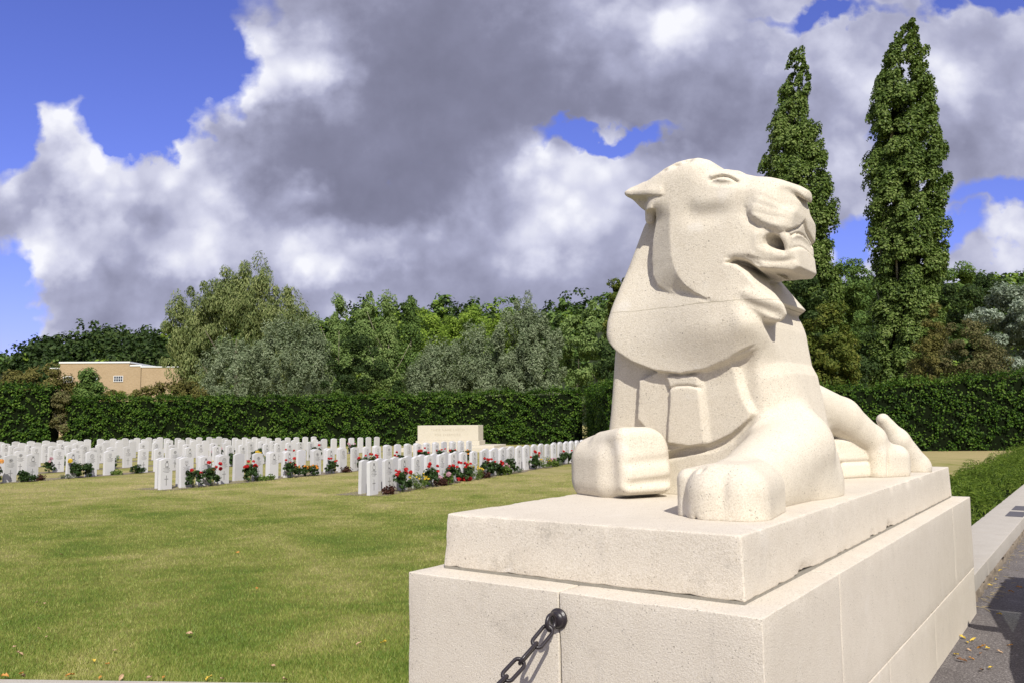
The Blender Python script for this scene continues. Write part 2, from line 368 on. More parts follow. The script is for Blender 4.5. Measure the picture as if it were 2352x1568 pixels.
def mesh_np(name, V, F, mats=(), smooth=False, mi=None):
    me = bpy.data.meshes.new(name); V = np.asarray(V, np.float32); F = np.asarray(F, np.int32); k = F.shape[1]
    me.vertices.add(len(V)); me.vertices.foreach_set('co', V.ravel())
    me.loops.add(F.size); me.loops.foreach_set('vertex_index', F.ravel())
    me.polygons.add(len(F)); me.polygons.foreach_set('loop_start', np.arange(0, F.size, k, dtype=np.int32))
    me.polygons.foreach_set('use_smooth', np.full(len(F), smooth))
    if mi is not None: me.polygons.foreach_set('material_index', np.asarray(mi, np.int32))
    me.update(calc_edges=True)
    for m in mats: me.materials.append(m)
    return me
def obj(name, me, parent=None, loc=None, rot=None, **k):
    o = bpy.data.objects.new(name, me); link(o)
    if parent is not None: o.parent = parent
    if loc is not None: o.location = loc
    if rot is not None: o.rotation_euler = rot
    return tag(o, **k)
def bm_mesh(name, bm, mats=(), smooth=False):
    me = bpy.data.meshes.new(name)
    for f_ in bm.faces: f_.smooth = smooth
    bm.to_mesh(me); bm.free()
    for m in mats: me.materials.append(m)
    return me
def add_box(bm, c_, h, rz=0, bev=0.0, taper=1.0):
    r = bmesh.ops.create_cube(bm, size=1)
    vs = r['verts']; cc, sn = math.cos(rz), math.sin(rz)
    for v in vs:
        t = taper if v.co.z > 0 else 1
        x, y, z = v.co.x*2*h[0]*t, v.co.y*2*h[1]*t, v.co.z*2*h[2]
        v.co = (c_[0]+cc*x-sn*y, c_[1]+sn*x+cc*y, c_[2]+z)
    if bev:
        es = list({e for v in vs for e in v.link_edges})
        bmesh.ops.bevel(bm, geom=es, offset=bev, segments=2, affect='EDGES', profile=.6)
def add_tube(bm, pts, rad, seg=8, closed=False, capends=True):
    pts = [V3(p) for p in pts]; N = len(pts)
    if not hasattr(rad, '__len__'): rad = [rad]*N
    rings = []; prev = None
    for i, p in enumerate(pts):
        if closed: t = pts[(i+1) % N]-pts[i-1]
        else: t = pts[min(i+1, N-1)]-pts[max(i-1, 0)]
        t.normalize()
        if prev is None:
            nn = t.orthogonal().normalized()
        else:
            nn = prev-t*prev.dot(t)
            nn = nn.normalized() if nn.length > 1e-6 else t.orthogonal().normalized()
        prev = nn; bb = t.cross(nn)
        rings.append([bm.verts.new(p+(nn*math.cos(q)+bb*math.sin(q))*rad[i]) for q in [2*math.pi*k/seg for k in range(seg)]])
    for i in range(N if closed else N-1):
        A, B = rings[i], rings[(i+1) % N]
        for k in range(seg): bm.faces.new((A[k], A[(k+1) % seg], B[(k+1) % seg], B[k]))
    if not closed and capends:
        bm.faces.new(rings[0][::-1]); bm.faces.new(rings[-1])
def add_lathe(bm, prof, seg=24, axis='Z', c_=(0, 0, 0)):
    rings = []
    for r_, h in prof:
        ring = []
        for k in range(seg):
            q = 2*math.pi*k/seg; x, y, z = r_*math.cos(q), r_*math.sin(q), h
            if axis == 'Y': x, y, z = x, -z, y
            ring.append(bm.verts.new((c_[0]+x, c_[1]+y, c_[2]+z)))
        rings.append(ring)
    for A, B in zip(rings, rings[1:]):
        for k in range(seg): bm.faces.new((A[k], A[(k+1) % seg], B[(k+1) % seg], B[k]))
    bm.faces.new(rings[0][::-1]); bm.faces.new(rings[-1])
ONES = 'zeroth first second third fourth fifth sixth seventh eighth ninth tenth eleventh twelfth thirteenth fourteenth fifteenth sixteenth seventeenth eighteenth nineteenth'.split()
TENS = {2: 'twenty', 3: 'thirty', 4: 'forty', 5: 'fifty', 6: 'sixty', 7: 'seventy'}
def ordinal(k):
    if k < 20: return ONES[k]
    t, u = divmod(k, 10)
    return (TENS[t][:-1]+'ieth') if u == 0 else TENS[t]+'-'+ONES[u]

# ---------------------------------------------------------------- materials
class NT:
    def __init__(s, name, world=False):
        if world: s.m = bpy.data.worlds.new(name)
        else: s.m = bpy.data.materials.new(name)
        s.m.use_nodes = True; s.t = s.m.node_tree; s.t.nodes.clear()
    def n(s, typ, ins=None, **k):
        x = s.t.nodes.new(typ)
        for q, v in k.items(): setattr(x, q, v)
        for q, v in (ins or {}).items():
            if isinstance(v, bpy.types.NodeSocket): s.t.links.new(v, x.inputs[q])
            else: x.inputs[q].default_value = v
        return x
    def math(s, op, x, y=0.0, z=None, clamp=False):
        i = {0: x, 1: y}
        if z is not None: i[2] = z
        return s.n('ShaderNodeMath', i, operation=op, use_clamp=clamp).outputs[0]
    def ramp(s, fac, stops, interp='LINEAR'):
        x = s.n('ShaderNodeValToRGB', {0: fac}); cr = x.color_ramp; cr.interpolation = interp
        while len(cr.elements) < len(stops): cr.elements.new(.5)
        for e, (p, c_) in zip(cr.elements, stops): e.position = p; e.color = (*c_, 1) if len(c_) == 3 else c_
        return x.outputs[0]
    def mix(s, fac, A, B, blend='MIX'):
        x = s.n('ShaderNodeMix', data_type='RGBA', blend_type=blend)
        for q, v in ((0, fac), (6, A), (7, B)):
            if isinstance(v, bpy.types.NodeSocket): s.t.links.new(v, x.inputs[q])
            else: x.inputs[q].default_value = (*v, 1) if hasattr(v, '__len__') and len(v) == 3 else v
        return x.outputs[2]
    def noise(s, vec, scale, detail=4, rough=.55, dist=0.0):
        return s.n('ShaderNodeTexNoise', {'Vector': vec, 'Scale': scale, 'Detail': detail, 'Roughness': rough, 'Distortion': dist}).outputs[0]
    def out(s, shader, vol=None):
        o = s.n('ShaderNodeOutputMaterial'); s.t.links.new(shader, o.inputs[0]); return s.m
def coords(T): return T.n('ShaderNodeTexCoord').outputs['Object']
def pos(T): return T.n('ShaderNodeNewGeometry').outputs['Position']
def stone_mat(name, base, dark, pits=.5, spots=.0, streak=.0, joint=None, rough=.92):
    T = NT(name); p = coords(T)
    n1 = T.noise(p, 2.2, 5, .6); n2 = T.noise(p, 14, 4, .65); fine = T.noise(p, 210, 3, .7); grain = T.noise(p, 95, 2, .7)
    c_ = T.mix(T.math('MULTIPLY_ADD', n1, 1.6, -.35, clamp=True), dark, base)
    c_ = T.mix(T.math('MULTIPLY_ADD', n2, 1.2, -.30, clamp=True), T.mix(1.0, c_, (.90, .88, .86), 'MULTIPLY'), c_)
    c_ = T.mix(T.math('MULTIPLY_ADD', T.noise(p, 150, 2, .6), 4.0, -1.35, clamp=True), T.mix(1.0, c_, (.845, .83, .80), 'MULTIPLY'), T.mix(1.0, c_, (1.03, 1.03, 1.03), 'MULTIPLY'))
    # shell holes and pits in the limestone
    vo = T.n('ShaderNodeTexVoronoi', {'Vector': p, 'Scale': 62.0, 'Randomness': 1.0}).outputs[0]
    pm = T.math('MULTIPLY', T.math('LESS_THAN', vo, .17), T.math('GREATER_THAN', T.noise(p, 9, 3, .6), .60-.12*pits))
    vo2 = T.n('ShaderNodeTexVoronoi', {'Vector': p, 'Scale': 23.0, 'Randomness': 1.0}).outputs[0]
    pm2 = T.math('MULTIPLY', T.math('LESS_THAN', vo2, .10), T.math('GREATER_THAN', T.noise(p, 5, 3, .6), .57))
    pit = T.math('MAXIMUM', pm, pm2)
    c_ = T.mix(T.math('MULTIPLY', pit, .5), c_, (.16, .14, .11))
    if streak:
        ny = T.n('ShaderNodeSeparateXYZ', {0: T.n('ShaderNodeTexCoord').outputs['Normal']}).outputs[1]
        streak = T.math('MULTIPLY', T.math('MULTIPLY_ADD', ny, -.75, .30, clamp=True), streak*1.25)
        sv = T.n('ShaderNodeMapping', {'Vector': p, 'Scale': (9, 9, .55)}).outputs[0]
        st = T.noise(sv, 1.6, 5, .7)
        c_ = T.mix(T.math('MULTIPLY', T.math('MULTIPLY_ADD', st, 5.0, -2.95, clamp=True), T.math('MULTIPLY', streak, .45)), c_, (.30, .28, .25))
        gr = T.math('MULTIPLY', T.math('MULTIPLY_ADD', T.noise(p, 3.1, 5, .7), 6, -3.35, clamp=True), streak)
        c_ = T.mix(T.math('MULTIPLY', gr, T.math('MULTIPLY_ADD', grain, 3, -1, clamp=True)), c_, (.22, .20, .17))
    if spots:
        w_ = T.n('ShaderNodeTexVoronoi', {'Vector': T.n('ShaderNodeVectorMath', {0: p, 1: T.n('ShaderNodeVectorMath', {0: T.n('ShaderNodeTexNoise', {'Vector': p, 'Scale': 9.0, 'Detail': 4.0}).outputs[1], 1: (.16, .16, .16)}, operation='MULTIPLY').outputs[0]}, operation='ADD').outputs[0], 'Scale': 3.1, 'Randomness': 1.0}).outputs[0]
        sm = T.math('MULTIPLY', T.math('MULTIPLY_ADD', w_, -12, 2.2, clamp=True), T.math('MULTIPLY_ADD', grain, 2.5, -.4, clamp=True))
        nys = T.n('ShaderNodeSeparateXYZ', {0: T.n('ShaderNodeTexCoord').outputs['Normal']}).outputs[1]
        c_ = T.mix(T.math('MULTIPLY', sm, T.math('MULTIPLY', T.math('MULTIPLY_ADD', nys, -1.2, .12, clamp=True), spots)), c_, (.84, .82, .80))
    if joint is not None:                       # mortar joint between the two carved blocks
        z = T.n('ShaderNodeSeparateXYZ', {0: p}).outputs[2]
        zz = T.math('ADD', z, T.math('MULTIPLY', T.math('SUBTRACT', T.noise(p, 7, 3), .5), .016))
        jm = T.math('MULTIPLY_ADD', T.math('ABSOLUTE', T.math('SUBTRACT', zz, joint)), -330, 1.0, clamp=True)
        c_ = T.mix(T.math('MULTIPLY', jm, T.math('MULTIPLY_ADD', T.noise(p, 11, 2), 1.8, -.15, clamp=True)), c_, (.30, .26, .17))
    h = T.math('ADD', T.math('MULTIPLY', fine, .6), T.math('MULTIPLY', grain, .5))
    h = T.math('SUBTRACT', h, T.math('MULTIPLY', pit, 1.3))
    bp = T.n('ShaderNodeBump', {'Height': h, 'Strength': .75, 'Distance': .005}).outputs[0]
    bs = T.n('ShaderNodeBsdfPrincipled', {'Base Color': c_, 'Roughness': rough, 'Normal': bp})
    bs.inputs['Specular IOR Level'].default_value = .25
    return T.out(bs.outputs[0])
def flat_mat(name, c_, rough=.7, var=.15, scale=6, bump=0.0, metal=0, spec=.4):
    T = NT(name); p = coords(T)
    nz = T.noise(p, scale, 5, .6)
    col = T.mix(nz, tuple(q*(1-var) for q in c_), tuple(min(1, q*(1+var)) for q in c_))
    bs = T.n('ShaderNodeBsdfPrincipled', {'Base Color': col, 'Roughness': rough, 'Metallic': metal})
    bs.inputs['Specular IOR Level'].default_value = spec
    if bump:
        bp = T.n('ShaderNodeBump', {'Height': T.noise(p, scale*8, 4, .65), 'Strength': bump, 'Distance': .01})
        T.t.links.new(bp.outputs[0], bs.inputs['Normal'])
    return T.out(bs.outputs[0])
def leaf_mat(name, cols, trans=.25, rough=.5, patch=.35, spec=.10):
    T = NT(name)
    g = T.n('ShaderNodeNewGeometry'); rnd_ = g.outputs['Random Per Island']
    pn = T.noise(g.outputs['Position'], patch, 3, .6)
    f_ = T.math('MULTIPLY_ADD', pn, .9, T.math('MULTIPLY_ADD', rnd_, .75, -.32), clamp=True)
    k = len(cols)
    c_ = T.ramp(f_, [(i/(k-1), q) for i, q in enumerate(cols)])
    bs = T.n('ShaderNodeBsdfPrincipled', {'Base Color': c_, 'Roughness': rough})
    bs.inputs['Specular IOR Level'].default_value = spec
    tr = T.n('ShaderNodeBsdfTranslucent', {'Color': T.mix(1.0, c_, (1.0, 1.15, .6), 'MULTIPLY')})
    return T.out(T.n('ShaderNodeMixShader', {0: trans, 1: bs.outputs[0], 2: tr.outputs[0]}).outputs[0])

M = {}
M['lion'] = stone_mat('lion_limestone', (.70, .645, .545), (.63, .57, .47), .6, .0, .10, joint=None)
M['lionj'] = stone_mat('lion_limestone_jointed', (.79, .735, .625), (.73, .67, .56), .45, .22, .10, joint=1.05)
M['plinth'] = stone_mat('plinth_limestone', (.765, .71, .62), (.69, .635, .545), .4, .75, .55)
M['coping'] = stone_mat('coping_stone', (.56, .53, .48), (.48, .45, .40), .2, .3, .5)
M['altar'] = stone_mat('altar_stone', (.68, .64, .54), (.62, .58, .48), .1, 0, .15)
M['headstone'] = flat_mat('headstone_white', (.60, .595, .60), .8, .05, 3, .08)
M['headstone_b'] = flat_mat('headstone_weathered', (.53, .525, .525), .85, .10, 4, .10)
M['engrave'] = flat_mat('engraved_stone', (.27, .265, .265), .9, .06, 30)
M['mortar'] = flat_mat('mortar', (.27, .25, .21), .95, .4, 25, .3)
M['iron'] = flat_mat('black_painted_iron', (.022, .017, .020), .32, .3, 60, .12, 0, .6)
M['bark'] = flat_mat('bark', (.10, .085, .06), .9, .4, 8, .5)
M['palebark'] = flat_mat('pale_bark', (.30, .27, .20), .9, .4, 8, .4)
M['soil'] = flat_mat('bed_soil', (.20, .165, .115), .95, .35, 12, .5)
M['stem'] = flat_mat('stem', (.06, .08, .03), .8, .2, 20)

# ---------------------------------------------------------------- light, sky, camera
PHI = math.radians(46); EL = math.radians(43)
S = np.cos(EL)*(math.sin(PHI)*a-math.cos(PHI)*b)+np.array([0, 0, math.sin(EL)])
sun = bpy.data.lights.new('sun', 'SUN'); sun.energy = 4.1; sun.angle = math.radians(.53); sun.color = (1, .955, .87)
so = link(bpy.data.objects.new('sun', sun)); so.rotation_euler = V3(S).to_track_quat('Z', 'Y').to_euler(); so.location = (5, -20, 30)
T = NT('World', True); sc.world = T.m
dirv = T.n('ShaderNodeTexCoord').outputs['Generated']
sx = T.n('ShaderNodeSeparateXYZ', {0: dirv}).outputs
den = T.math('MAXIMUM', T.math('ABSOLUTE', sx[1]), .22)
gx = T.math('DIVIDE', sx[0], den); gz = T.math('DIVIDE', sx[2], den)
gp = T.n('ShaderNodeCombineXYZ', {0: gx, 1: gz, 2: T.math('MULTIPLY', T.math('GREATER_THAN', 0.0, sx[1]), 3.0)}).outputs[0]
def warp(vec, scale, amt, det=3):
    nz = T.n('ShaderNodeTexNoise', {'Vector': gp, 'Scale': scale, 'Detail': float(det), 'Roughness': .6}).outputs[1]
    d_ = T.n('ShaderNodeVectorMath', {0: nz, 1: (.5, .5, .5)}, operation='SUBTRACT').outputs[0]
    return T.n('ShaderNodeVectorMath', {0: d_, 1: (amt, amt, 0), 2: vec}, operation='MULTIPLY_ADD').outputs[0]
flat2 = T.n('ShaderNodeCombineXYZ', {0: gx, 1: gz, 2: 0.0}).outputs[0]
pw = warp(warp(warp(flat2, 5, .15), 15, .075), 44, .030, 4)
ps = warp(warp(warp(flat2, 4, .12), 13, .07), 36, .03)
def gno(u, v): d = ray(u, v); return float(d[0]/d[1]), float(d[2]/d[1])
def blob(vec, u, v, rx, ry, rot=0):
    cx, cz = gno(u, v)
    mp = T.n('ShaderNodeMapping', {'Vector': vec, 'Location': (cx, cz, 0), 'Rotation': (0, 0, math.radians(rot)), 'Scale': (rx/1870, ry/1870, 1)}, vector_type='TEXTURE').outputs[0]
    return T.n('ShaderNodeTexGradient', {'Vector': mp}, gradient_type='SPHERICAL').outputs[1]
hole = None
for (u, v, rx, ry, rot, k) in [(130, 60, 620, 250, 8, 1), (330, 260, 170, 190, 0, 1), (40, 300, 130, 170, 0, 1), (360, 350, 150, 75, 0, .9), (450, 130, 190, 190, 0, .9), (-10, 690, 120, 180, 0, .9), (60, 760, 110, 70, 0, .7),
                               (1370, 306, 190, 42, 3, .7), (2290, 470, 240, 70, 0, .62), (1955, 550, 110, 95, 0, .62), (2210, 540, 200, 60, 0, .5), (2330, 10, 130, 90, 0, .8), (2170, 25, 110, 60, 0, .58), (1900, 20, 200, 40, 0, .45), (2050, 330, 90, 60, 0, .3)]:
    bl = T.math('MULTIPLY', blob(pw, u, v, rx, ry, rot), k)
    hole = bl if hole is None else T.math('MAXIMUM', hole, bl)
nf = T.noise(gp, 9, 6, .62)
pv = warp(warp(flat2, 7, .05), 30, .02)
puff = T.n('ShaderNodeTexVoronoi', {'Vector': pv, 'Scale': 13.0, 'Smoothness': .35}, feature='SMOOTH_F1').outputs[0]
puff2 = T.n('ShaderNodeTexVoronoi', {'Vector': pv, 'Scale': 34.0, 'Smoothness': .3}, feature='SMOOTH_F1').outputs[0]
puffs = T.math('ADD', T.math('MULTIPLY', T.math('SUBTRACT', puff, .38), 1.0), T.math('MULTIPLY', T.math('SUBTRACT', puff2, .38), .45))
hmask = T.math('MULTIPLY_ADD', T.math('ADD', hole, T.math('ADD', T.math('MULTIPLY', T.math('SUBTRACT', nf, .5), .34), T.math('MULTIPLY', puffs, .26))), 5.0, -1.0, clamp=True)
B_ = None
for (u, v, rx, ry, rot, k) in [(179, 285, 150, 75, 0, .62), (250, 380, 190, 120, 0, .40), (400, 410, 260, 90, 0, .62), (611, 165, 300, 130, 18, .80), (700, 190, 150, 120, 0, .30), (480, 268, 200, 90, 15, .35), (141, 575, 160, 100, 0, .55), (330, 535, 200, 120, 0, .35),
                               (530, 505, 230, 110, 8, .55), (695, 462, 75, 55, 0, .5), (720, 590, 300, 80, 4, .32), (880, 575, 240, 70, 6, .42), (1130, 540, 280, 120, -25, .32), (1370, 390, 330, 130, -6, .75), (1300, 470, 300, 130, 0, .40), (1500, 480, 300, 160, 0, .30), (20, 775, 110, 70, 0, .6),
                               (1490, 60, 260, 120, 0, .38), (1700, 40, 400, 90, 0, .30), (2150, 130, 420, 220, 0, .34), (2250, 590, 330, 130, 0, .42), (1930, 590, 120, 60, 0, .5), (2000, 400, 160, 140, 0, .20),
                               (940, 225, 470, 400, 0, -.95), (850, 60, 320, 220, 0, -.30), (611, 425, 250, 170, 10, -.85), (950, 490, 360, 150, 0, -.62), (338, 478, 90, 70, 0, -.60), (1150, 320, 300, 240, 0, -.40), (1180, 90, 420, 220, 0, -.42), (1680, 290, 430, 150, 4, -.55), (1500, 200, 380, 160, 0, -.25),
                               (50, 470, 190, 90, 0, -.22), (310, 655, 380, 80, 0, -.30), (1250, 655, 800, 90, 0, -.32), (640, 655, 400, 60, 0, -.22), (2230, 320, 300, 110, 0, -.30), (240, 585, 120, 70, 0, -.18)]:
    bl = T.math('MULTIPLY', blob(ps, u, v, rx, ry, rot), k*1.15 if k > 0 else k*.60)
    B_ = bl if B_ is None else T.math('ADD', B_, bl)
n5 = T.noise(gp, 5.5, 6, .58, .4); n20 = T.noise(gp, 22, 4, .6)
rim = T.math('MULTIPLY', T.math('MULTIPLY', hole, T.math('SUBTRACT', 1.0, hmask)), .45)
Bs = T.math('ADD', T.math('ADD', T.math('ADD', B_, .55), rim), T.math('ADD', T.math('MULTIPLY', T.math('SUBTRACT', n5, .5), .50), T.math('MULTIPLY', T.math('SUBTRACT', n20, .5), .34)))
Bs = T.math('MULTIPLY_ADD', T.math('TANH', T.math('MULTIPLY', T.math('SUBTRACT', Bs, .5), 1.55)), .5, .5)
Bs = T.math('SUBTRACT', Bs, T.math('MULTIPLY', T.math('MULTIPLY', puffs, Bs), .62))
Bs = T.math('ADD', Bs, T.math('ADD', T.math('MULTIPLY', T.math('SUBTRACT', n5, .5), .20), T.math('MULTIPLY', T.math('SUBTRACT', n20, .5), .10)))
cloud = T.ramp(Bs, [(0, (.152, .156, .225)), (.22, (.202, .207, .298)), (.5, (.335, .345, .475)), (.72, (.54, .55, .675)), (.92, (.77, .775, .83))])
K = .10
sky = T.n('ShaderNodeTexSky', sky_type='NISHITA', sun_disc=False)
sky.sun_elevation = EL; sky.sun_rotation = math.atan2(S[0], S[1]); sky.air_density = 1.0; sky.dust_density = .6; sky.ozone_density = 3.0
blue = T.mix(1.0, sky.outputs[0], (.76, .68, 1.34), 'MULTIPLY')
cl10 = T.mix(1.0, cloud, (1/K, 1/K, 1/K), 'MULTIPLY')
low = T.math('MULTIPLY_ADD', gz, -9.0, 1.0, clamp=True)
skyc = T.mix(hmask, cl10, blue)
bg = T.n('ShaderNodeBackground', {0: skyc, 1: K})
wo = T.n('ShaderNodeOutputWorld'); T.t.links.new(bg.outputs[0], wo.inputs[0])
sc.world.cycles.sampling_method = 'MANUAL'; sc.world.cycles.sample_map_resolution = 512
sc.view_settings.view_transform = 'Standard'; sc.view_settings.look = 'None'; sc.view_settings.exposure = 0.29; sc.view_settings.gamma = 1
cam = bpy.data.cameras.new('camera'); co = link(bpy.data.objects.new('camera', cam)); sc.camera = co
cam.sensor_width = 36; cam.lens = f/2352*36; cam.clip_start = .05; cam.clip_end = 3000
co.matrix_world = Matrix(((R2[0], U2[0], -Fw[0], C[0]), (R2[1], U2[1], -Fw[1], C[1]), (R2[2], U2[2], -Fw[2], C[2]), (0, 0, 0, 1)))
sc.cycles.max_bounces = 4; sc.cycles.diffuse_bounces = 2; sc.cycles.transparent_max_bounces = 4; sc.cycles.use_denoising = True

# ---------------------------------------------------------------- lion on its plinth
TOP = HT
V, Fq = lion_mesh(.0065)
hs = V[Fq].mean(1)[:, 2] > 1.05
hs &= V[Fq].mean(1)[:, 1] < 2.6
lion = empty('lion_statue', W(LXC, 0, TOP), th, label='huge carved limestone lion sitting upright on the stepped plinth', cat='statue')
def sub(mask, nm, mat):
    idx = np.unique(Fq[mask]); mp = np.full(len(V), -1); mp[idx] = np.arange(len(idx))
    return obj(nm, mesh_np(nm, V[idx], mp[Fq[mask]], [mat], True), lion)
sub(~hs, 'body', M['lionj']); sub(hs, 'head', M['lionj'])

def soft_block(x0, x1, y0, y1, z0, z1, r, step, batter=0.0, wear=.004, seed=0):
    """a stone block with worn arrises: grid on each face, pushed out from an inner box"""
    c_ = np.array([(x0+x1)/2, (y0+y1)/2, (z0+z1)/2]); h = np.array([x1-x0, y1-y0, z1-z0])/2
    Vs, Fs, off = [], [], 0
    for ax in range(3):
        for sg in (-1, 1):
            u_, v_ = [q for q in range(3) if q != ax]
            def line(hh):
                m_ = max(2, int(2*hh/step)); core = np.linspace(-hh+r, hh-r, m_)
                t = np.linspace(0, 1, 4)[:-1]
                return np.concatenate([-hh+r*t, core, (hh-r*t)[::-1]])
            lu, lv = line(h[u_]), line(h[v_])
            A, B = np.meshgrid(lu, lv, indexing='ij'); P = np.zeros(A.shape+(3,)); P[..., u_] = A; P[..., v_] = B; P[..., ax] = sg*h[ax]
            inner = np.clip(P, -(h-r), h-r); d = P-inner; L = np.linalg.norm(d, axis=-1, keepdims=True)
            P = inner+d/np.maximum(L, 1e-9)*r
            nu, nv = A.shape
            I = np.arange(nu*nv).reshape(nu, nv)
            q = np.stack([I[:-1, :-1], I[1:, :-1], I[1:, 1:], I[:-1, 1:]], -1).reshape(-1, 4)
            flip = (sg > 0) == (ax == 1)
            Fs.append((q[:, ::-1] if flip else q)+off); Vs.append(P.reshape(-1, 3)); off += nu*nv
    P = np.concatenate(Vs); F_ = np.concatenate(Fs)
    edge = (np.abs(np.abs(P)-h) < r*1.5).sum(1) >= 2
    push = np.zeros(len(P))
    for i_ in np.nonzero(edge)[0]:
        v_ = V3(P[i_]+seed*3.1); q1 = mnoise.noise(v_*14)+.6*mnoise.noise(v_*34); q2 = mnoise.noise(v_*3.3+V3((5, 1, 2)))
        push[i_] = -wear*(.25+max(0, q1)*1.1+max(0, q2-.22)*4.5*max(0, .5+q1))
    cn = P/h; P = P+push[:, None]*np.sign(P)*(np.abs(cn) > .9)
    k = 1-batter*(P[:, 2]+h[2])/np.array([h[0]])[0]*1.0
    P[:, 0] *= k; P[:, 1] = P[:, 1]-np.sign(P[:, 1])*batter*(P[:, 2]+h[2])
    return P+c_, F_
def join_blocks(lst):
    Vs, Fs, o = [], [], 0
    for P, F_ in lst: Vs.append(P); Fs.append(F_+o); o += len(P)
    return np.concatenate(Vs), np.concatenate(Fs)
PW, PL, PH1 = 1.651, 5.16, .9585
plinth = empty('stone_plinth', W(0, 0, 0), th, label='stepped pale limestone plinth carrying the lion, chain fixed to its front', cat='plinth')
up = soft_block(-1.574, -.118, .155, 5.029, PH1+.008, TOP, .008, .03, .045, .006, 1)
obj('upper_step', mesh_np('upper_step', *up, [M['plinth']], True), plinth)
bl = []
g = .0018
xj = float(loc(ony(1284, 1440, 0.0))[0]); zc = .375
for (x0, x1, y0, y1, z0, z1) in [(-PW, xj-g, 0, 2.0, zc+g, PH1), (xj+g, 0, 0, 1.0-g, zc+g, PH1), (xj+g, 0, 1.0+g, 4.2-g, zc+g, PH1), (xj+g, 0, 4.2+g, PL, zc+g, PH1), (-PW, xj-g, 2.0, PL, zc+g, PH1),
                                 (-PW, -.62-g, 0, 2.4, -.25, zc-g), (-.62+g, 0, 0, 1.9-g, -.25, zc-g), (-.62+g, 0, 1.9+g, 3.25-g, -.25, zc-g), (-.62+g, 0, 3.25+g, PL, -.25, zc-g), (-PW, -.62-g, 2.4, PL, -.25, zc-g)]:
    bl.append(soft_block(x0, x1, y0, y1, z0, z1, .005, .06, 0, .003, x0+y0))
obj('lower_step', mesh_np('lower_step', *join_blocks(bl), [M['plinth']], True), plinth)
bm = bmesh.new(); add_box(bm, (-.846, 2.59, PH1+.004), (.722, 2.431, .0075)); add_box(bm, (-PW/2, PL/2, .35), (PW/2-.02, PL/2-.02, .55))
obj('mortar', bm_mesh('mortar', bm, [M['mortar']]), plinth)

# ---------------------------------------------------------------- chain
chain = empty('iron_chain', W(0, 0, 0), th, label='black iron chain hanging from an eye plate on the plinth front', cat='chain')
A0 = loc(ony(1284, 1419, 0.0)); ax_, az_ = A0[0], A0[2]+HT
bm = bmesh.new(); add_lathe(bm, [(.040, 0), (.042, .006), (.039, .011), (.034, .013), (.032, .020), (.027, .028), (.012, .032)], 32, 'Y', (ax_, 0, az_))
bm_e = bm_mesh('wall_plate', bm, [M['iron']], True); obj('wall_plate', bm_e, chain)
bm = bmesh.new()
add_tube(bm, [(ax_, -.03-.030+.030*math.cos(q), az_-.004+.030*math.sin(q)) for q in [2*math.pi*k/20 for k in range(20)]], .0085, 10, True)
obj('eye', bm_mesh('eye', bm, [M['iron']], True), chain)
def link_mesh(L, Wd, d):
    bm = bmesh.new(); rr = (Wd-d)/2; hl = (L-d)/2-rr; pts = []
    for k in range(13): q = -math.pi/2+math.pi*k/12; pts.append((hl+rr*math.cos(q), rr*math.sin(q), 0))
    for k in range(13): q = math.pi/2+math.pi*k/12; pts.append((-hl+rr*math.cos(q), rr*math.sin(q), 0))
    add_tube(bm, pts, d/2, 8, True); return bm_mesh('chain_link', bm, [M['iron']], True)
lm = link_mesh(.122, .058, .0158); pitch = .122-2*.0158
bx, by, bz = ax_-.30, -1.75, .60
p0 = V3((ax_, -.072, az_-.024)); t_ = 0
P1 = V3((bx+.03, by+.1, bz)); nseg = 400; sag = .20
cur = [p0.lerp(P1, k/nseg)+V3((0, 0, -4*sag*(k/nseg)*(1-k/nseg))) for k in range(nseg+1)]
ptsL = [cur[0]]; acc_ = 0
for q0, q1 in zip(cur, cur[1:]):
    acc_ += (q1-q0).length
    if acc_ >= pitch: ptsL.append(q1); acc_ = 0
for k, (q0, q1) in enumerate(zip(ptsL, ptsL[1:])):
    d_ = (q1-q0).normalized(); roll_q = math.radians(48 if k % 2 else -42)
    o = obj('chain_link', lm, chain, (q0+q1)/2)
    o.rotation_euler = (d_.to_track_quat('X', 'Z') @ V3((1, 0, 0)).rotation_difference(V3((1, 0, 0))) @ __import__('mathutils').Quaternion((1, 0, 0), roll_q)).to_euler()
bm = bmesh.new(); add_lathe(bm, [(.11, -.05), (.11, .60), (.10, .66), (.085, .68), (.10, .70), (.09, .74), (.05, .78), (.01, .79)], 20, 'Z')
obj('stone_post', bm_mesh('stone_post', bm, [M['coping']], True), None, W(bx, by, 0), None, label='short pale stone post holding the free end of the chain', cat='post')
# ---------------------------------------------------------------- ground
T = NT('lawn_grass'); p = pos(T)
big = T.noise(p, .55, 5, .62, .6); mid = T.noise(p, 2.6, 5, .65); fine = T.noise(T.n('ShaderNodeMapping', {'Vector': p, 'Scale': (1, 1, 1)}).outputs[0], 60, 4, .75)
sp = T.n('ShaderNodeSeparateXYZ', {0: p}).outputs
dry = T.math('MULTIPLY_ADD', sp[1], .055, -.62)                      # sparser and drier away from the path
dry = T.math('MAXIMUM', T.math('MINIMUM', dry, .60), .26)
mow = T.math('MULTIPLY', T.math('SINE', T.math('MULTIPLY', T.n('ShaderNodeVectorMath', {0: p, 1: (-24, 2, 0)}, operation='DISTANCE').outputs['Value'], 3.6)), .055)
dry = T.math('ADD', dry, mow)
dry = T.math('ADD', dry, T.math('MULTIPLY', T.math('MULTIPLY_ADD', sp[0], .12, -1.55, clamp=True), .45))
fac = T.math('ADD', T.math('ADD', dry, T.math('MULTIPLY', T.math('SUBTRACT', big, .5), 1.35)), T.math('MULTIPLY', T.math('SUBTRACT', mid, .5), .75), clamp=True)
gc = T.ramp(fac, [(0, (.145, .195, .036)), (.25, (.235, .255, .062)), (.5, (.345, .325, .120)), (.76, (.44, .375, .185)), (1, (.49, .40, .21))])
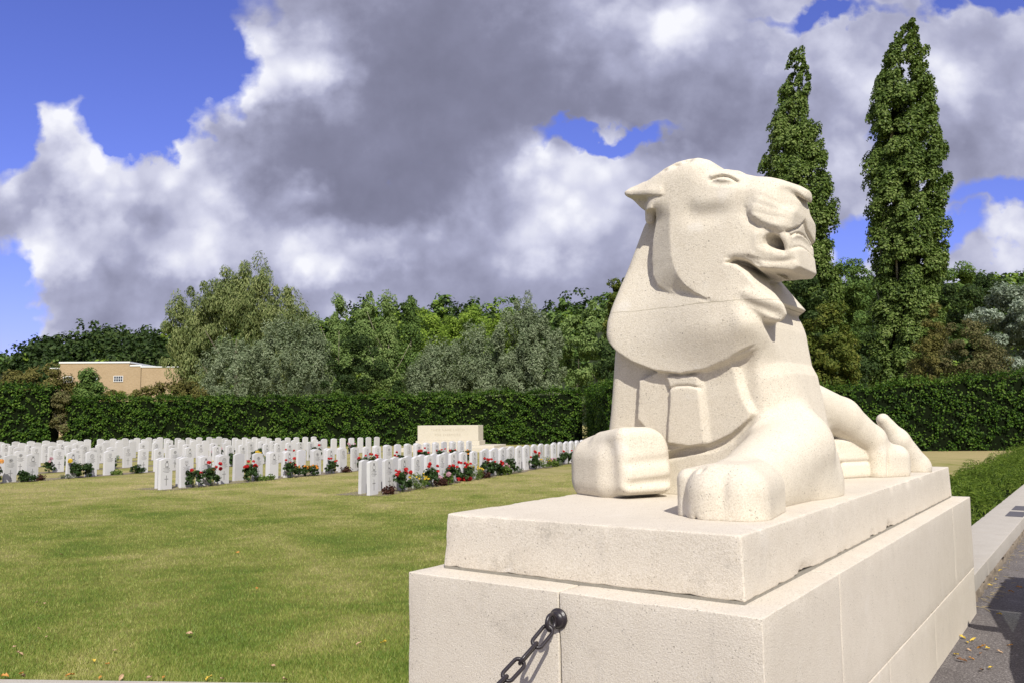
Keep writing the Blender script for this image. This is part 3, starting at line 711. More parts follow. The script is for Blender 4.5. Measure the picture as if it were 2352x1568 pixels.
gc = T.mix(T.math('MULTIPLY_ADD', fine, 1.8, -.5, clamp=True), T.mix(1.0, gc, (.74, .76, .68), 'MULTIPLY'), T.mix(1.0, gc, (1.16, 1.14, 1.08), 'MULTIPLY'))
bp = T.n('ShaderNodeBump', {'Height': T.math('ADD', fine, T.math('MULTIPLY', T.noise(p, 170, 3, .7), .6)), 'Strength': .9, 'Distance': .03}).outputs[0]
bs = T.n('ShaderNodeBsdfPrincipled', {'Base Color': gc, 'Roughness': .95, 'Normal': bp}); bs.inputs['Specular IOR Level'].default_value = .1
M['lawn'] = T.out(bs.outputs[0])
T = NT('asphalt'); p = pos(T)
v1 = T.n('ShaderNodeTexVoronoi', {'Vector': p, 'Scale': 95.0}); v2 = T.noise(p, 260, 2, .7); v3 = T.noise(p, 3, 5, .6)
ac = T.ramp(T.math('ADD', T.math('MULTIPLY', v1.outputs[0], .55), T.math('MULTIPLY', v2, .6)), [(.2, (.080, .072, .072)), (.5, (.165, .150, .146)), (.72, (.27, .245, .235)), (.95, (.50, .47, .45))])
ac = T.mix(T.math('MULTIPLY_ADD', v3, 2, -.6, clamp=True), T.mix(1.0, ac, (.75, .74, .74), 'MULTIPLY'), ac)
bp = T.n('ShaderNodeBump', {'Height': T.math('ADD', v1.outputs[0], v2), 'Strength': .7, 'Distance': .008}).outputs[0]
bs = T.n('ShaderNodeBsdfPrincipled', {'Base Color': ac, 'Roughness': .9, 'Normal': bp}); bs.inputs['Specular IOR Level'].default_value = .2
M['asphalt'] = T.out(bs.outputs[0])
bm = bmesh.new(); bmesh.ops.create_grid(bm, x_segments=8, y_segments=8, size=900)
for v in bm.verts: v.co.z = LAWN
obj('lawn', bm_mesh('lawn', bm, [M['lawn']]), kind='structure')
E0, E1 = np.array([-3.60, 6.08]), np.array([-1.67, 5.94])             # edge of the lawn at the forecourt
ed = (E1-E0)/np.linalg.norm(E1-E0); en = np.array([-ed[1], ed[0]])
def wl(x, y): q = n+a*x+b*y; return q[:2]
# forecourt and road: one sheet, falling a little to the lawn edge
vs, fs = [], []
L0 = E0-ed*40; L1e = E0+ed*2.30
ROAD = []
rows_ = 26
for i in range(rows_+1):
    t = i/rows_
    p_ = L0+(L1e-L0)*t; q_ = p_-en*14
    ROAD.append((p_, q_))
for i, (p_, q_) in enumerate(ROAD):
    z_ = -.135 if i < rows_ else -.135
    vs += [(p_[0], p_[1], -.135), (q_[0], q_[1], -.02)]
fs += [(2*i, 2*i+1, 2*i+3, 2*i+2) for i in range(rows_)]
obj('forecourt', mesh_np('forecourt', vs, fs, [M['asphalt']]), kind='structure')
P_ = [wl(-.30, -.02), wl(-.30, 60), wl(7.5, 60), wl(7.5, -16), wl(-6, -16), wl(-1.9, -.02)]
vs = [(q[0], q[1], 0.0) for q in P_]+[(q[0], q[1], -.3) for q in P_]
bm = bmesh.new(); tv = [bm.verts.new(v) for v in vs]; bm.faces.new(tv[:6][::-1])
for i in range(6): bm.faces.new((tv[i], tv[(i+1) % 6], tv[(i+1) % 6+6], tv[i+6]))
bmesh.ops.recalc_face_normals(bm, faces=bm.faces[:])
obj('road', bm_mesh('road', bm, [M['asphalt']]), kind='structure')
bm = bmesh.new(); c0 = E0-ed*8+en*.0; c1 = E0+ed*2.25
mm = (c0+c1)/2; add_box(bm, (mm[0]-en[0]*.055, mm[1]-en[1]*.055, -.19), (np.linalg.norm(c1-c0)/2, .055, .065), math.atan2(ed[1], ed[0]), .006)
obj('edging_kerb', bm_mesh('edging_kerb', bm, [M['coping']]), kind='structure')

# low coping wall running on from the plinth, rough footing under it
cop = empty('coping_wall', W(0, 0, 0), th, label='low pale stone coping running from the plinth along the road edge', cat='low wall')
bl = []
y = PL+.004; k = 0
while y < 42:
    L_ = 2.05 if k else 1.3
    bl.append(soft_block(-.515, -.045, y, y+L_-.004, .10, .255, .007, .09, 0, .004, k)); y += L_; k += 1
obj('coping_stones', mesh_np('coping_stones', *join_blocks(bl), [M['coping']], True), cop)
fp, ff = soft_block(-.49, -.062, PL+.002, 42, -.1, .098, .01, .035, 0, .01, 3)
fp[:, 0] += .018*np.sin(fp[:, 1]*23+fp[:, 2]*40)*np.sin(fp[:, 1]*7.3)+.012*np.sin(fp[:, 1]*57)
M['rubble'] = flat_mat('rubble_footing', (.26, .215, .165), .95, .55, 14, .9)
obj('footing', mesh_np('footing', fp, ff, [M['rubble']], True), cop)
M['shadow_tone'] = flat_mat('cast_shadow_grey', (.105, .10, .112), .8, .1, 30, .1)  # cast shadows on the coping, put in as dark flat sheets
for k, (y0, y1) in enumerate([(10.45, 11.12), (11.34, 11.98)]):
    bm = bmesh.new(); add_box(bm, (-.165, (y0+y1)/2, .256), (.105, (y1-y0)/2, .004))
    obj('painted_shadow', bm_mesh('painted_shadow', bm, [M['shadow_tone']]), cop)

# ---------------------------------------------------------------- foliage builders
def unit(v): return v/np.maximum(np.linalg.norm(v, axis=-1, keepdims=True), 1e-9)
def leaf_quads(P, N, size, aspect=.5, up=0.0, droop=None, rng=R):
    """diamond leaves at P facing roughly N"""
    k = len(P); nn = unit(N+rng.normal(0, .55, (k, 3))+np.array([0, 0, up]))
    t = rng.normal(0, 1, (k, 3))
    if droop is not None: t = t*.45+np.array([0, 0, -1.0])*droop
    t = unit(t-nn*(t*nn).sum(1, keepdims=True)); s_ = np.cross(nn, t)
    sz = size*rng.uniform(.65, 1.35, k)[:, None]
    A = P-t*sz*.5; B = P+s_*sz*aspect*.5+nn*sz*.06; C_ = P+t*sz*.5; D_ = P-s_*sz*aspect*.5+nn*sz*.06
    Vv = np.stack([A, B, C_, D_], 1).reshape(-1, 3); Fv = np.arange(4*k).reshape(k, 4)
    return Vv, Fv
def cat_(lst):
    Vs, Fs, o = [], [], 0
    for P, F_ in lst: Vs.append(P); Fs.append(F_+o); o += len(P)
    return np.concatenate(Vs), np.concatenate(Fs)
def clumps_in(ells, count, rng, frac=(.55, 1.0)):
    """clump centres spread through a set of ellipsoids (cx,cy,cz,rx,ry,rz), mostly near their skins"""
    out = []; wts = np.array([e[3]*e[4]*e[5] for e in ells])**.67; wts = wts/wts.sum()
    for e, w_ in zip(ells, wts):
        k = max(3, int(count*w_)); d = unit(rng.normal(0, 1, (k, 3))); r_ = rng.uniform(frac[0]**2, frac[1]**2, k)[:, None]**.5
        c_ = np.array(e[:3])+d*r_*np.array(e[3:6]); out.append(np.concatenate([c_, d], 1))
    return np.concatenate(out)
def crown_mesh(name, ells, n_clump, n_leaf, cr, leaf, mat, aspect=.5, up=.35, droop=None, squash=.8, rng=R, frac=(.55, 1.0), zmin=None):
    cl = clumps_in(ells, n_clump, rng, frac); k = len(cl)
    rr = cr*rng.uniform(.55, 1.3, k)
    idx = rng.integers(0, k, n_leaf)
    d = unit(rng.normal(0, 1, (n_leaf, 3))); q = rng.uniform(.25, 1, n_leaf)[:, None]**.45
    P = cl[idx, :3]+d*q*rr[idx][:, None]*np.array([1, 1, squash])
    if zmin is not None: P = P[P[:, 2] > zmin]; idx = idx[:len(P)]; d = d[:len(P)]
    N = d*.8+cl[idx, 3:]*.5
    Vv, Fv = leaf_quads(P, N, leaf, aspect, up, droop, rng)
    return mesh_np(name, Vv, Fv, [mat])
def trunk_mesh(name, h, r0, limbs, mat, rng=R, lean=0.0):
    bm = bmesh.new()
    pts = [(lean*h*(t**2)+.04*h*math.sin(3*t)*.3, .02*h*math.sin(5*t), h*t) for t in np.linspace(0, 1, 7)]
    add_tube(bm, pts, [r0*(1.25-1.05*t) for t in np.linspace(0, 1, 7)], 8)
    for k in range(limbs):
        t = rng.uniform(.25, .8); q = rng.uniform(0, 6.28); L_ = h*rng.uniform(.25, .45)
        s0 = (lean*h*t*t, 0, h*t)
        add_tube(bm, [s0, (s0[0]+math.cos(q)*L_*.45, math.sin(q)*L_*.45, s0[2]+L_*.45), (s0[0]+math.cos(q)*L_*.8, math.sin(q)*L_*.8, s0[2]+L_)], [r0*.45*(1-t*.5), r0*.28*(1-t*.5), r0*.08], 6)
    return bm_mesh(name, bm, [mat], True)
def tree(name, label, cat, x, y, ells, n_clump, n_leaf, cr, leaf, mat, trunk_h, trunk_r, bark='bark', limbs=7, group=None, seed=1, z0=LAWN, **kw):
    rng = np.random.default_rng(seed)
    t = empty(name, (x, y, z0), label=label, cat=cat, group=group)
    if trunk_h: obj('trunk', trunk_mesh('trunk', trunk_h, trunk_r, limbs, M[bark], rng), t)
    obj('crown', crown_mesh('crown', ells, n_clump, n_leaf, cr, leaf, M[mat], rng=rng, **kw), t)
    return t
L_ = leaf_mat
M['beech'] = L_('beech_leaves', [(.007, .018, .002), (.018, .048, .005), (.042, .095, .009), (.085, .155, .018), (.15, .23, .04)], .22, .5, .5, .12)
M['core'] = flat_mat('hedge_shade', (.007, .011, .004), 1, .3, 3, 0, 0, .05)  # near-black colour stands for the shade behind the leaves
M['willow'] = L_('willow_leaves', [(0.089, 0.126, 0.046), (0.170, 0.218, 0.082), (0.268, 0.308, 0.121), (0.356, 0.380, 0.170)], .3, .5, .35)
M['greywillow'] = L_('grey_willow_leaves', [(0.081, 0.114, 0.059), (0.163, 0.211, 0.114), (0.253, 0.300, 0.179), (0.341, 0.390, 0.253)], .25, .5, .4)
M['birch'] = L_('birch_leaves', [(0.097, 0.160, 0.048), (0.193, 0.278, 0.088), (0.303, 0.386, 0.139)], .3, .5, .4)
M['bright'] = L_('bright_leaves', [(0.099, 0.174, 0.023), (0.197, 0.296, 0.043), (0.296, 0.395, 0.066)], .3, .5, .3)
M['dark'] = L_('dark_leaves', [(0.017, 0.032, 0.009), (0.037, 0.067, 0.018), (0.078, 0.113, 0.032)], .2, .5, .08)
M['midgreen'] = L_('mid_green_leaves', [(0.047, 0.091, 0.024), (0.107, 0.179, 0.044), (0.192, 0.276, 0.071)], .22, .5, .3)
M['poplar'] = L_('poplar_leaves', [(0.031, 0.059, 0.014), (0.084, 0.136, 0.028), (0.157, 0.223, 0.052), (0.260, 0.322, 0.104)], .25, .45, .45, .15)
M['yellowgreen'] = L_('yellow_green_leaves', [(.035, .055, .010), (.085, .115, .020), (.15, .175, .035), (.21, .21, .045)], .28, .5, .6)
M['silver'] = L_('silver_leaves', [(0.079, 0.113, 0.066), (0.185, 0.231, 0.166), (0.317, 0.370, 0.284), (0.437, 0.489, 0.397)], .2, .5, .5)
M['bronze'] = L_('bronze_leaves', [(.050, .055, .020), (.11, .105, .042), (.165, .145, .065), (.14, .18, .055)], .2, .6, .8)
M['olive'] = L_('olive_leaves', [(0.058, 0.062, 0.018), (0.137, 0.130, 0.036), (0.234, 0.202, 0.065)], .22, .6, .8)
M['yew'] = L_('yew_sprays', [(0.026, 0.054, 0.007), (0.072, 0.120, 0.014), (0.132, 0.192, 0.026), (0.192, 0.252, 0.042)], .25, .5, 1.3)

def hedge(name, label, pts, thick, zt, dens, leaf, seed, core_inset=.16):
    """clipped hedge along a polyline, leaves on the face, the ends and the top"""
    rng = np.random.default_rng(seed); out = []
    bm = bmesh.new()
    for (A, B), (h0, h1) in zip(zip(pts, pts[1:]), zip(zt, zt[1:])):
        A, B = np.array(A, float), np.array(B, float); d = B-A; L_ = np.linalg.norm(d); d = d/L_; m_ = np.array([d[1], -d[0]])
        H_ = max(h0, h1)
        k = int(dens*L_*(H_+.15)); s_ = rng.uniform(-.12, L_+.12, k); ht = h0+(h1-h0)*np.clip(s_/L_, 0, 1)
        ht = ht+.10*np.sin(s_*1.7+seed)+.07*np.sin(s_*4.3)+rng.normal(0, .05, k)
        z = LAWN+(ht-LAWN)*rng.uniform(0, 1, k)
        bump = .11*np.sin(s_*2.1+z*1.3)*np.sin(z*2.7+s_*.7)+.07*np.sin(s_*6.1+2*np.sin(z*5))*np.sin(z*6.3)
        off = bump+rng.normal(0, .085, k)-.04
        P = np.column_stack([A[0]+d[0]*s_+m_[0]*off, A[1]+d[1]*s_+m_[1]*off, z])
        gapn = np.sin(s_*2.9+1.7*np.sin(z*2.3+s_*.9))*np.sin(z*4.1+1.3*np.sin(s_*2.3))+.6*np.sin(s_*7.7+z*3)*np.sin(z*8.3-s_*3.1)
        kp = rng.uniform(0, 1, k) < np.clip(.55+.85*gapn, .07, 1)
        P = P[kp]; N = np.tile(np.array([m_[0], m_[1], .35]), (len(P), 1)); out.append(leaf_quads(P, N, leaf, .62, .25, None, rng))
        k2 = int(dens*L_*thick*.9); s_ = rng.uniform(0, L_, k2); ht = h0+(h1-h0)*s_/L_+.10*np.sin(s_*1.7+seed)+.07*np.sin(s_*4.3); w_ = rng.uniform(-thick, 0, k2)
        P = np.column_stack([A[0]+d[0]*s_+m_[0]*w_, A[1]+d[1]*s_+m_[1]*w_, ht+rng.normal(0, .09, k2)+.05])
        out.append(leaf_quads(P, np.tile(np.array([0, 0, 1.0]), (k2, 1)), leaf, .62, .2, None, rng))
        k3 = int(L_*4); s_ = rng.uniform(0, L_, k3)                    # shoots above the clipped line
        for q in range(5):
            ht = h0+(h1-h0)*s_/L_+.10*np.sin(s_*1.7+seed)
            P = np.column_stack([A[0]+d[0]*s_+rng.normal(0, .03, k3)+m_[0]*-.3, A[1]+d[1]*s_+m_[1]*-.3, ht+.1+q*.075])
            out.append(leaf_quads(P, np.tile(np.array([m_[0], m_[1], .5]), (k3, 1)), leaf*.8, .6, .2, None, rng))
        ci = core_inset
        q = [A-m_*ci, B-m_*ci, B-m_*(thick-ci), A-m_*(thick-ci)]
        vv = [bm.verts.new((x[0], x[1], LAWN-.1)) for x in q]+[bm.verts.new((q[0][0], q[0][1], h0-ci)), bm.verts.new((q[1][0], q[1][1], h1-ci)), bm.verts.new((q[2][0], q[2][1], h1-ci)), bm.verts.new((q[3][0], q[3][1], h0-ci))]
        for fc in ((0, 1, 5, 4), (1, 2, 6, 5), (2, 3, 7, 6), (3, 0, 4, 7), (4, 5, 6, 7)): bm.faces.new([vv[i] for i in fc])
    t = empty(name, (0, 0, 0), label=label, cat='hedge')
    obj('foliage', mesh_np('foliage', *cat_(out), [M['beech']]), t)
    obj('shade_core', bm_mesh('shade_core', bm, [M['core']]), t)  # solid core, shade in the leaf gaps given as colour
    return t
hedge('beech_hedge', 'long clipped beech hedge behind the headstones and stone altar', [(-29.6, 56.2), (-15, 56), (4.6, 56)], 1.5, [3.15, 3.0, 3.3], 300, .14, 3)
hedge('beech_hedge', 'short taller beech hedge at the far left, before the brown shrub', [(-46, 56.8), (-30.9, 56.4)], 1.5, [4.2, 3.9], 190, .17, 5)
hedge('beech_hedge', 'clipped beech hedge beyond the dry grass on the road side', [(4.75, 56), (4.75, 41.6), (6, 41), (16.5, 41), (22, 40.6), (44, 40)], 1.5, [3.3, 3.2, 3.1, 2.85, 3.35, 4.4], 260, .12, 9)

# trees -----------------------------------------------------------------
def bx_(u, dist): return float(at(u, 950, dist)[0])
def hz(v, dist, u=1176): return float(at(u, v, dist)[2])-LAWN
def ellU(u0, u1, v0, v1, D_, cx, ry=None):
    """crown ellipsoid from its measured extent at distance D_, relative to a trunk at cx"""
    xa, xb = float(at(u0, (v0+v1)/2, D_)[0]), float(at(u1, (v0+v1)/2, D_)[0]); um = (u0+u1)/2
    zt, zb = float(at(um, v0, D_)[2])-LAWN, float(at(um, v1, D_)[2])-LAWN
    rx = (xb-xa)/2; return ((xa+xb)/2-cx, 0 if ry is None else ry[1], (zt+zb)/2, rx, rx if ry is None else ry[0], (zt-zb)/2)
D_ = 76; cx = bx_(540, D_)
tree('willow_tree', 'tallest pale green willow with drooping foliage left of centre', 'tree', cx, D_,
     [ellU(478, 562, 592, 800, D_, cx), ellU(555, 640, 588, 820, D_, cx), ellU(415, 510, 640, 860, D_, cx), ellU(610, 690, 640, 880, D_, cx), ellU(372, 440, 672, 880, D_, cx), ellU(560, 700, 690, 930, D_, cx), ellU(400, 520, 760, 930, D_, cx), ellU(500, 600, 610, 760, D_, cx), ellU(660, 712, 690, 880, D_, cx)],
     420, 70000, .62, .34, 'willow', 9, .42, seed=21, aspect=.26, droop=1.3, squash=1.5, up=.1, frac=(.35, 1.0))
D_ = 66; cx = bx_(600, D_)
tree('grey_willow', 'grey-green sallow bush spreading in front of the tall willow', 'tree', cx, D_,
     [ellU(455, 620, 775, 960, D_, cx), ellU(580, 720, 725, 950, D_, cx), ellU(660, 770, 760, 950, D_, cx), ellU(700, 745, 715, 850, D_, cx)], 300, 42000, .42, .22, 'greywillow', 3, .2, seed=22, aspect=.33, up=.25, squash=1.7)
D_ = 72
for k, (u0, u1, v0, v1, lab) in enumerate([(752, 802, 676, 900, 'slim birch at the left of the group, its narrow top against the cloud'), (806, 868, 664, 900, 'fullest birch of the group, second from the tall willow'),
                                        (862, 908, 660, 890, 'open birch with a thin tufted top, third from the tall willow'), (908, 962, 668, 880, 'darker birch at the right of the group with a broken top')]):
    cx = bx_((u0+u1)/2, D_)
    w_ = (u1-u0)
    tree('birch_tree', lab, 'tree', cx, D_+k*.8, [ellU(u0+w_*.15, u1-w_*.15, v0, v0+110, D_, cx), ellU(u0, u1, v0+60, v1-60, D_, cx), ellU(u0-12, u1+12, v0+130, v1+20, D_, cx)],
         110, (15000, 20000, 11000, 10000)[k], .42, .21, 'birch' if k != 3 else 'midgreen', 9, .14, 'palebark', 5, 'birches behind the hedge', 30+k, aspect=.5, up=.2, squash=1.3, droop=.5)
D_ = 63; cx = bx_(800, D_)
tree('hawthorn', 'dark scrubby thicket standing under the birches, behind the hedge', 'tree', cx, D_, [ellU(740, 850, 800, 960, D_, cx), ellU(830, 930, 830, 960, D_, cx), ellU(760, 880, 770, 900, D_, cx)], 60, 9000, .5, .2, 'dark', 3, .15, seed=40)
D_ = 96
for k, (u0, u1, v0, v1, lab) in enumerate([(930, 1035, 716, 830, 'rounded bright green tree right beside the birches'), (1020, 1130, 698, 810, 'broad bright green tree with a domed top in the middle of the tree line'),
                                        (1125, 1215, 692, 800, 'bright green tree half hidden behind the silver-green willow')]):
    cx = bx_((u0+u1)/2, D_)
    tree('maple_tree', lab, 'tree', cx, D_+3*k, [ellU(u0, u1, v0, v1, D_, cx), ellU(u0+20, u1-10, v0+60, v1+120, D_, cx)], 90, 15000, .85, .3, 'bright', 6, .3, seed=50+k, up=.5)
D_ = 68
for k, (es, lab, nl) in enumerate([([(960, 1050, 780, 950), (930, 1010, 820, 960)], 'small grey-green willow above the hedge, left of the stone altar', 14000),
                                ([(1030, 1135, 735, 950), (1060, 1170, 800, 960)], 'grey-green willow in the middle, right above the stone altar', 18000),
                                ([(1130, 1250, 690, 900), (1190, 1300, 715, 930), (1140, 1290, 790, 960), (1195, 1235, 672, 760)], 'tallest silvery willow of the row, pointed at the top', 36000)]):
    cx = bx_(sum(e[0]+e[1] for e in es)/2/len(es), D_)
    tree('grey_willow', lab, 'tree', cx, D_+(0, 2, 1)[k], [ellU(*e, D_, cx) for e in es], 260, int(nl*1.4), .42, .23, 'greywillow', 4, .2, seed=60+k, aspect=.33, up=.25, squash=1.7)
D_ = 74; cx = bx_(1330, D_)
tree('alder_tree', 'mid green loose tree between the silvery willow and the lion', 'tree', cx, D_, [ellU(1285, 1370, 715, 930, D_, cx), ellU(1330, 1420, 690, 900, D_, cx)], 90, 16000, .6, .26, 'birch', 6, .2, seed=70, droop=.4)
D_ = 60; cx = bx_(1425, D_)
tree('field_maple', 'yellow-green tree just showing at the left of the lion neck', 'tree', cx, D_, [ellU(1393, 1470, 650, 880, D_, cx), ellU(1405, 1460, 620, 760, D_, cx)], 60, 9000, .5, .24, 'yellowgreen', 6, .2, seed=71)
D_ = 58; cx = bx_(1400, D_)
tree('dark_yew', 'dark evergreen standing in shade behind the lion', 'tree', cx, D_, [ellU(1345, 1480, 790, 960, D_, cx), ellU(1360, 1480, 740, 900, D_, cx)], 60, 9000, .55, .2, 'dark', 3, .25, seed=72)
# poplars
def poplar(label, D_, prof, seed, nl):
    """prof: rows (v, u_left, u_right) of the measured outline, top to bottom"""
    rng = np.random.default_rng(seed)
    cxu = sum(q[1]+q[2] for q in prof)/2/len(prof); cx = bx_(cxu, D_)
    vv = np.array([q[0] for q in prof], float); lo = np.array([q[1] for q in prof], float); hi = np.array([q[2] for q in prof], float)
    t = empty('lombardy_poplar', (cx, D_, LAWN), label=label, cat='tree', group=None)
    k = 760
    v_ = vv[0]+(vv[-1]-vv[0])*np.linspace(0.002, 1, k)**.84; l_, h_ = np.interp(v_, vv, lo), np.interp(v_, vv, hi)
    s_ = 2*np.pi*rng.uniform(0, 1, k); rad = rng.uniform(.15, 1, k)**.42*.94
    um = (l_+h_)/2; half = (h_-l_)/2
    px = np.array([at(um[i]+half[i]*rad[i]*math.cos(s_[i]), v_[i], D_)[0] for i in range(k)])-cx
    pr = np.array([(at(h_[i], v_[i], D_)[0]-at(l_[i], v_[i], D_)[0])/2 for i in range(k)])
    py = pr*rad*np.sin(s_)*.9
    pz = np.array([at(um[i], v_[i], D_)[2] for i in range(k)])-LAWN
    size = np.clip(pr*.20, .20, .42)*rng.uniform(.7, 1.4, k)
    wts = size**1.6*(1+.8*(np.sin(s_) < 0)); idx = rng.choice(k, nl, p=wts/wts.sum())
    d = unit(rng.normal(0, 1, (nl, 3))); d[:, 2] = np.where(d[:, 2] < -.3, -d[:, 2], d[:, 2]); q = rng.uniform(.2, 1, nl)[:, None]**.38
    off = d*q*size[idx][:, None]*np.array([.95, .95, 2.0])
    off[:, 0] += off[:, 2]*.28; P = np.column_stack([px, py, pz])[idx]+off
    rd = unit(np.column_stack([px, py, np.zeros(k)]))[idx]
    obj('crown', mesh_np('crown', *leaf_quads(P, d*1.1+rd*.4, .175, .75, .35, None, rng), [M['poplar']]), t)
    bm = bmesh.new(); hgt = pz.max()
    add_tube(bm, [(0, 0, 0), (.1, 0, hgt*.2), (0, .1, hgt*.4), (.05, 0, hgt*.62)], [.34, .24, .12, .03], 6)
    for j in range(12):
        z0 = hgt*rng.uniform(.1, .75); q_ = rng.uniform(0, 6.28); w_ = 1.9*(1-z0/hgt)
        add_tube(bm, [(0, 0, z0), (math.cos(q_)*w_*.6, math.sin(q_)*w_*.6, z0+1.4), (math.cos(q_)*w_, math.sin(q_)*w_, z0+4.5)], [.12, .08, .03], 5)
    obj('trunk', bm_mesh('trunk', bm, [M['palebark']], True), t)
    bm = bmesh.new(); zz_ = np.linspace(0, len(vv)-1, 30)          # near-black core, the crown's inner shade put into its colour
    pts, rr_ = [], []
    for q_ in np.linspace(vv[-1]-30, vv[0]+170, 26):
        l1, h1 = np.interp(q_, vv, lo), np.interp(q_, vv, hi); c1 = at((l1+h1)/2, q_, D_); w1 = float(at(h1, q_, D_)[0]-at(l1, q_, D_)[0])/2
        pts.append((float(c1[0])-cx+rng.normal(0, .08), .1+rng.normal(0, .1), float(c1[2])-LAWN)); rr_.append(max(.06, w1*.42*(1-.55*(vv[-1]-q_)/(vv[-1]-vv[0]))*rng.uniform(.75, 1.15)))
    add_tube(bm, pts, rr_, 9); obj('shade_core', bm_mesh('shade_core', bm, [M['core']]), t)
poplar('shorter lombardy poplar rising directly behind the lion muzzle', 60, [(114, 1824, 1838), (140, 1808, 1848), (200, 1788, 1862), (260, 1775, 1868), (330, 1745, 1880), (400, 1742, 1897), (470, 1745, 1910), (560, 1770, 1915), (660, 1790, 1925), (780, 1800, 1935), (900, 1810, 1940)], 81, 120000)
poplar('tallest lombardy poplar, standing alone right of the lion head', 58, [(50, 2078, 2094), (84, 2056, 2112), (140, 2032, 2124), (200, 2012, 2135), (270, 1985, 2142), (350, 1990, 2158), (420, 1985, 2170), (520, 1988, 2168), (620, 2000, 2165), (720, 2005, 2160), (800, 1998, 2150), (900, 1995, 2140)], 82, 160000)
D_ = 52; cx = bx_(1900, D_)
tree('hornbeam', 'yellow-tinged broad tree right behind the lion chest', 'tree', cx, D_, [ellU(1838, 1968, 690, 900, D_, cx), ellU(1800, 1900, 760, 940, D_, cx), ellU(1880, 1975, 760, 930, D_, cx)], 90, 20000, .5, .2, 'yellowgreen', 4, .2, seed=90)
D_ = 56; cx = bx_(1850, D_)
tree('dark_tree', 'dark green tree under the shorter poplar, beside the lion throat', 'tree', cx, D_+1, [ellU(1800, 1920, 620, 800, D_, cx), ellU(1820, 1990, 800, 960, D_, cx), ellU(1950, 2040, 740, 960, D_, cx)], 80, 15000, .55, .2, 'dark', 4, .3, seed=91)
D_ = 84
for k, (es, m_, lab, nl) in enumerate([([(1905, 1995, 590, 720), (1920, 2010, 640, 800)], 'midgreen', 'round green tree between the two poplars', 14000), ([(2130, 2235, 572, 700), (2200, 2290, 590, 700), (2120, 2260, 620, 800)], 'midgreen', 'broad mid green tree right of the tallest poplar', 24000),
                                   ([(2300, 2400, 600, 700)], 'dark', 'dark distant tree cut off by the right edge of the photo', 7000)]):
    cx = bx_(sum(e[0]+e[1] for e in es)/2/len(es), D_)
    tree('broadleaf_tree', lab, 'tree', cx, D_+4*k, [ellU(*e, D_, cx) for e in es], 80, nl, .75, .27, m_, 5, .3, seed=92+k, up=.45)
D_ = 62; cx = bx_(2210, D_)
tree('dark_tree', 'deep green tree below the broad one, left of the silver-leaved tree', 'tree', cx, D_, [ellU(2130, 2270, 640, 790, D_, cx), ellU(2150, 2300, 700, 860, D_, cx)], 60, 13000, .6, .22, 'dark', 4, .3, seed=97)
D_ = 52; cx = bx_(2330, D_)
tree('silver_tree', 'silver-leaved tree at the right edge of the photo', 'tree', cx, D_, [ellU(2235, 2350, 662, 770, D_, cx), ellU(2290, 2420, 645, 780, D_, cx), ellU(2270, 2420, 720, 900, D_, cx)], 100, 22000, .5, .22, 'silver', 4, .2, seed=98, aspect=.4, up=.4)
D_ = 45; cx = bx_(2215, D_)
tree('bronze_shrub', 'brownish shrub above the hedge, below the silver-leaved tree', 'shrub', cx, D_, [ellU(2140, 2290, 735, 880, D_, cx), ellU(2090, 2200, 800, 920, D_, cx), ellU(2250, 2340, 800, 920, D_, cx)], 80, 15000, .42, .13, 'bronze', 2, .08, seed=99)
D_ = 44; cx = bx_(2130, D_)
tree('olive_shrub', 'yellowish shrub at the foot of the tallest poplar', 'shrub', cx, D_, [ellU(2095, 2160, 770, 900, D_, cx), ellU(2120, 2165, 700, 800, D_, cx)], 40, 6000, .32, .12, 'olive', 2, .06, seed=100)
# shrubs at the left, above and through the hedge
D_ = 62; cx = bx_(90, D_)
tree('olive_shrub', 'wide yellow-brown shrub above the hedge at the far left', 'shrub', cx, D_, [ellU(-30, 90, 858, 930, D_, cx), ellU(30, 165, 838, 960, D_, cx), ellU(90, 185, 870, 960, D_, cx)], 110, 20000, .55, .19, 'olive', 2, .1, seed=101)
D_ = 56.6; cx = bx_(152, D_)
tree('bronze_shrub', 'reddish brown shrub filling the gap between the two left hedges', 'shrub', cx, D_, [ellU(122, 175, 880, 1000, D_, cx), ellU(130, 168, 950, 1015, D_, cx)], 40, 6000, .35, .16, 'bronze', 2, .08, seed=102)
D_ = 62; cx = bx_(203, D_)
tree('elder_shrub', 'small dark green shrub in front of the factory wall', 'shrub', cx, D_, [ellU(174, 236, 866, 940, D_, cx), ellU(188, 220, 846, 900, D_, cx)], 60, 8000, .4, .19, 'midgreen', 2, .08, seed=103)
D_ = 62; cx = bx_(385, D_)
tree('olive_shrub', 'low yellowish shrub under the right end of the factory', 'shrub', cx, D_, [ellU(310, 440, 872, 950, D_, cx), ellU(390, 470, 860, 950, D_, cx), ellU(240, 345, 890, 950, D_, cx)], 90, 14000, .42, .18, 'olive', 2, .08, seed=104)

# wooded hill ------------------------------------------------------------
def hill_top(x): return 0
prof = [(-200, 830), (0, 822), (60, 800), (105, 788), (150, 778), (250, 772), (370, 768), (470, 745), (700, 735), (900, 712), (960, 705), (1100, 712), (1250, 705), (1390, 696), (1600, 690), (1900, 640), (2100, 640), (2240, 640), (2352, 620), (2600, 600)]
HD = 230
hv, hf = [], []
for i, (u, v) in enumerate(prof):
    q = at(u, v+22, HD); hv += [(float(q[0])*.86, HD-60, LAWN-.05), (float(q[0]), HD, float(q[2])), (float(q[0])*1.3, HD+90, float(q[2])*.9)]
for i in range(len(prof)-1):
    for j in range(2): hf.append((3*i+j, 3*i+3+j, 3*i+4+j, 3*i+1+j))
M['hillside'] = flat_mat('hill_floor', (.018, .026, .01), 1, .3, .05)
obj('hill', mesh_np('hill', hv, hf, [M['hillside']]), kind='structure')
rng = np.random.default_rng(5); out = {'dark': [], 'midgreen': [], 'bright': []}
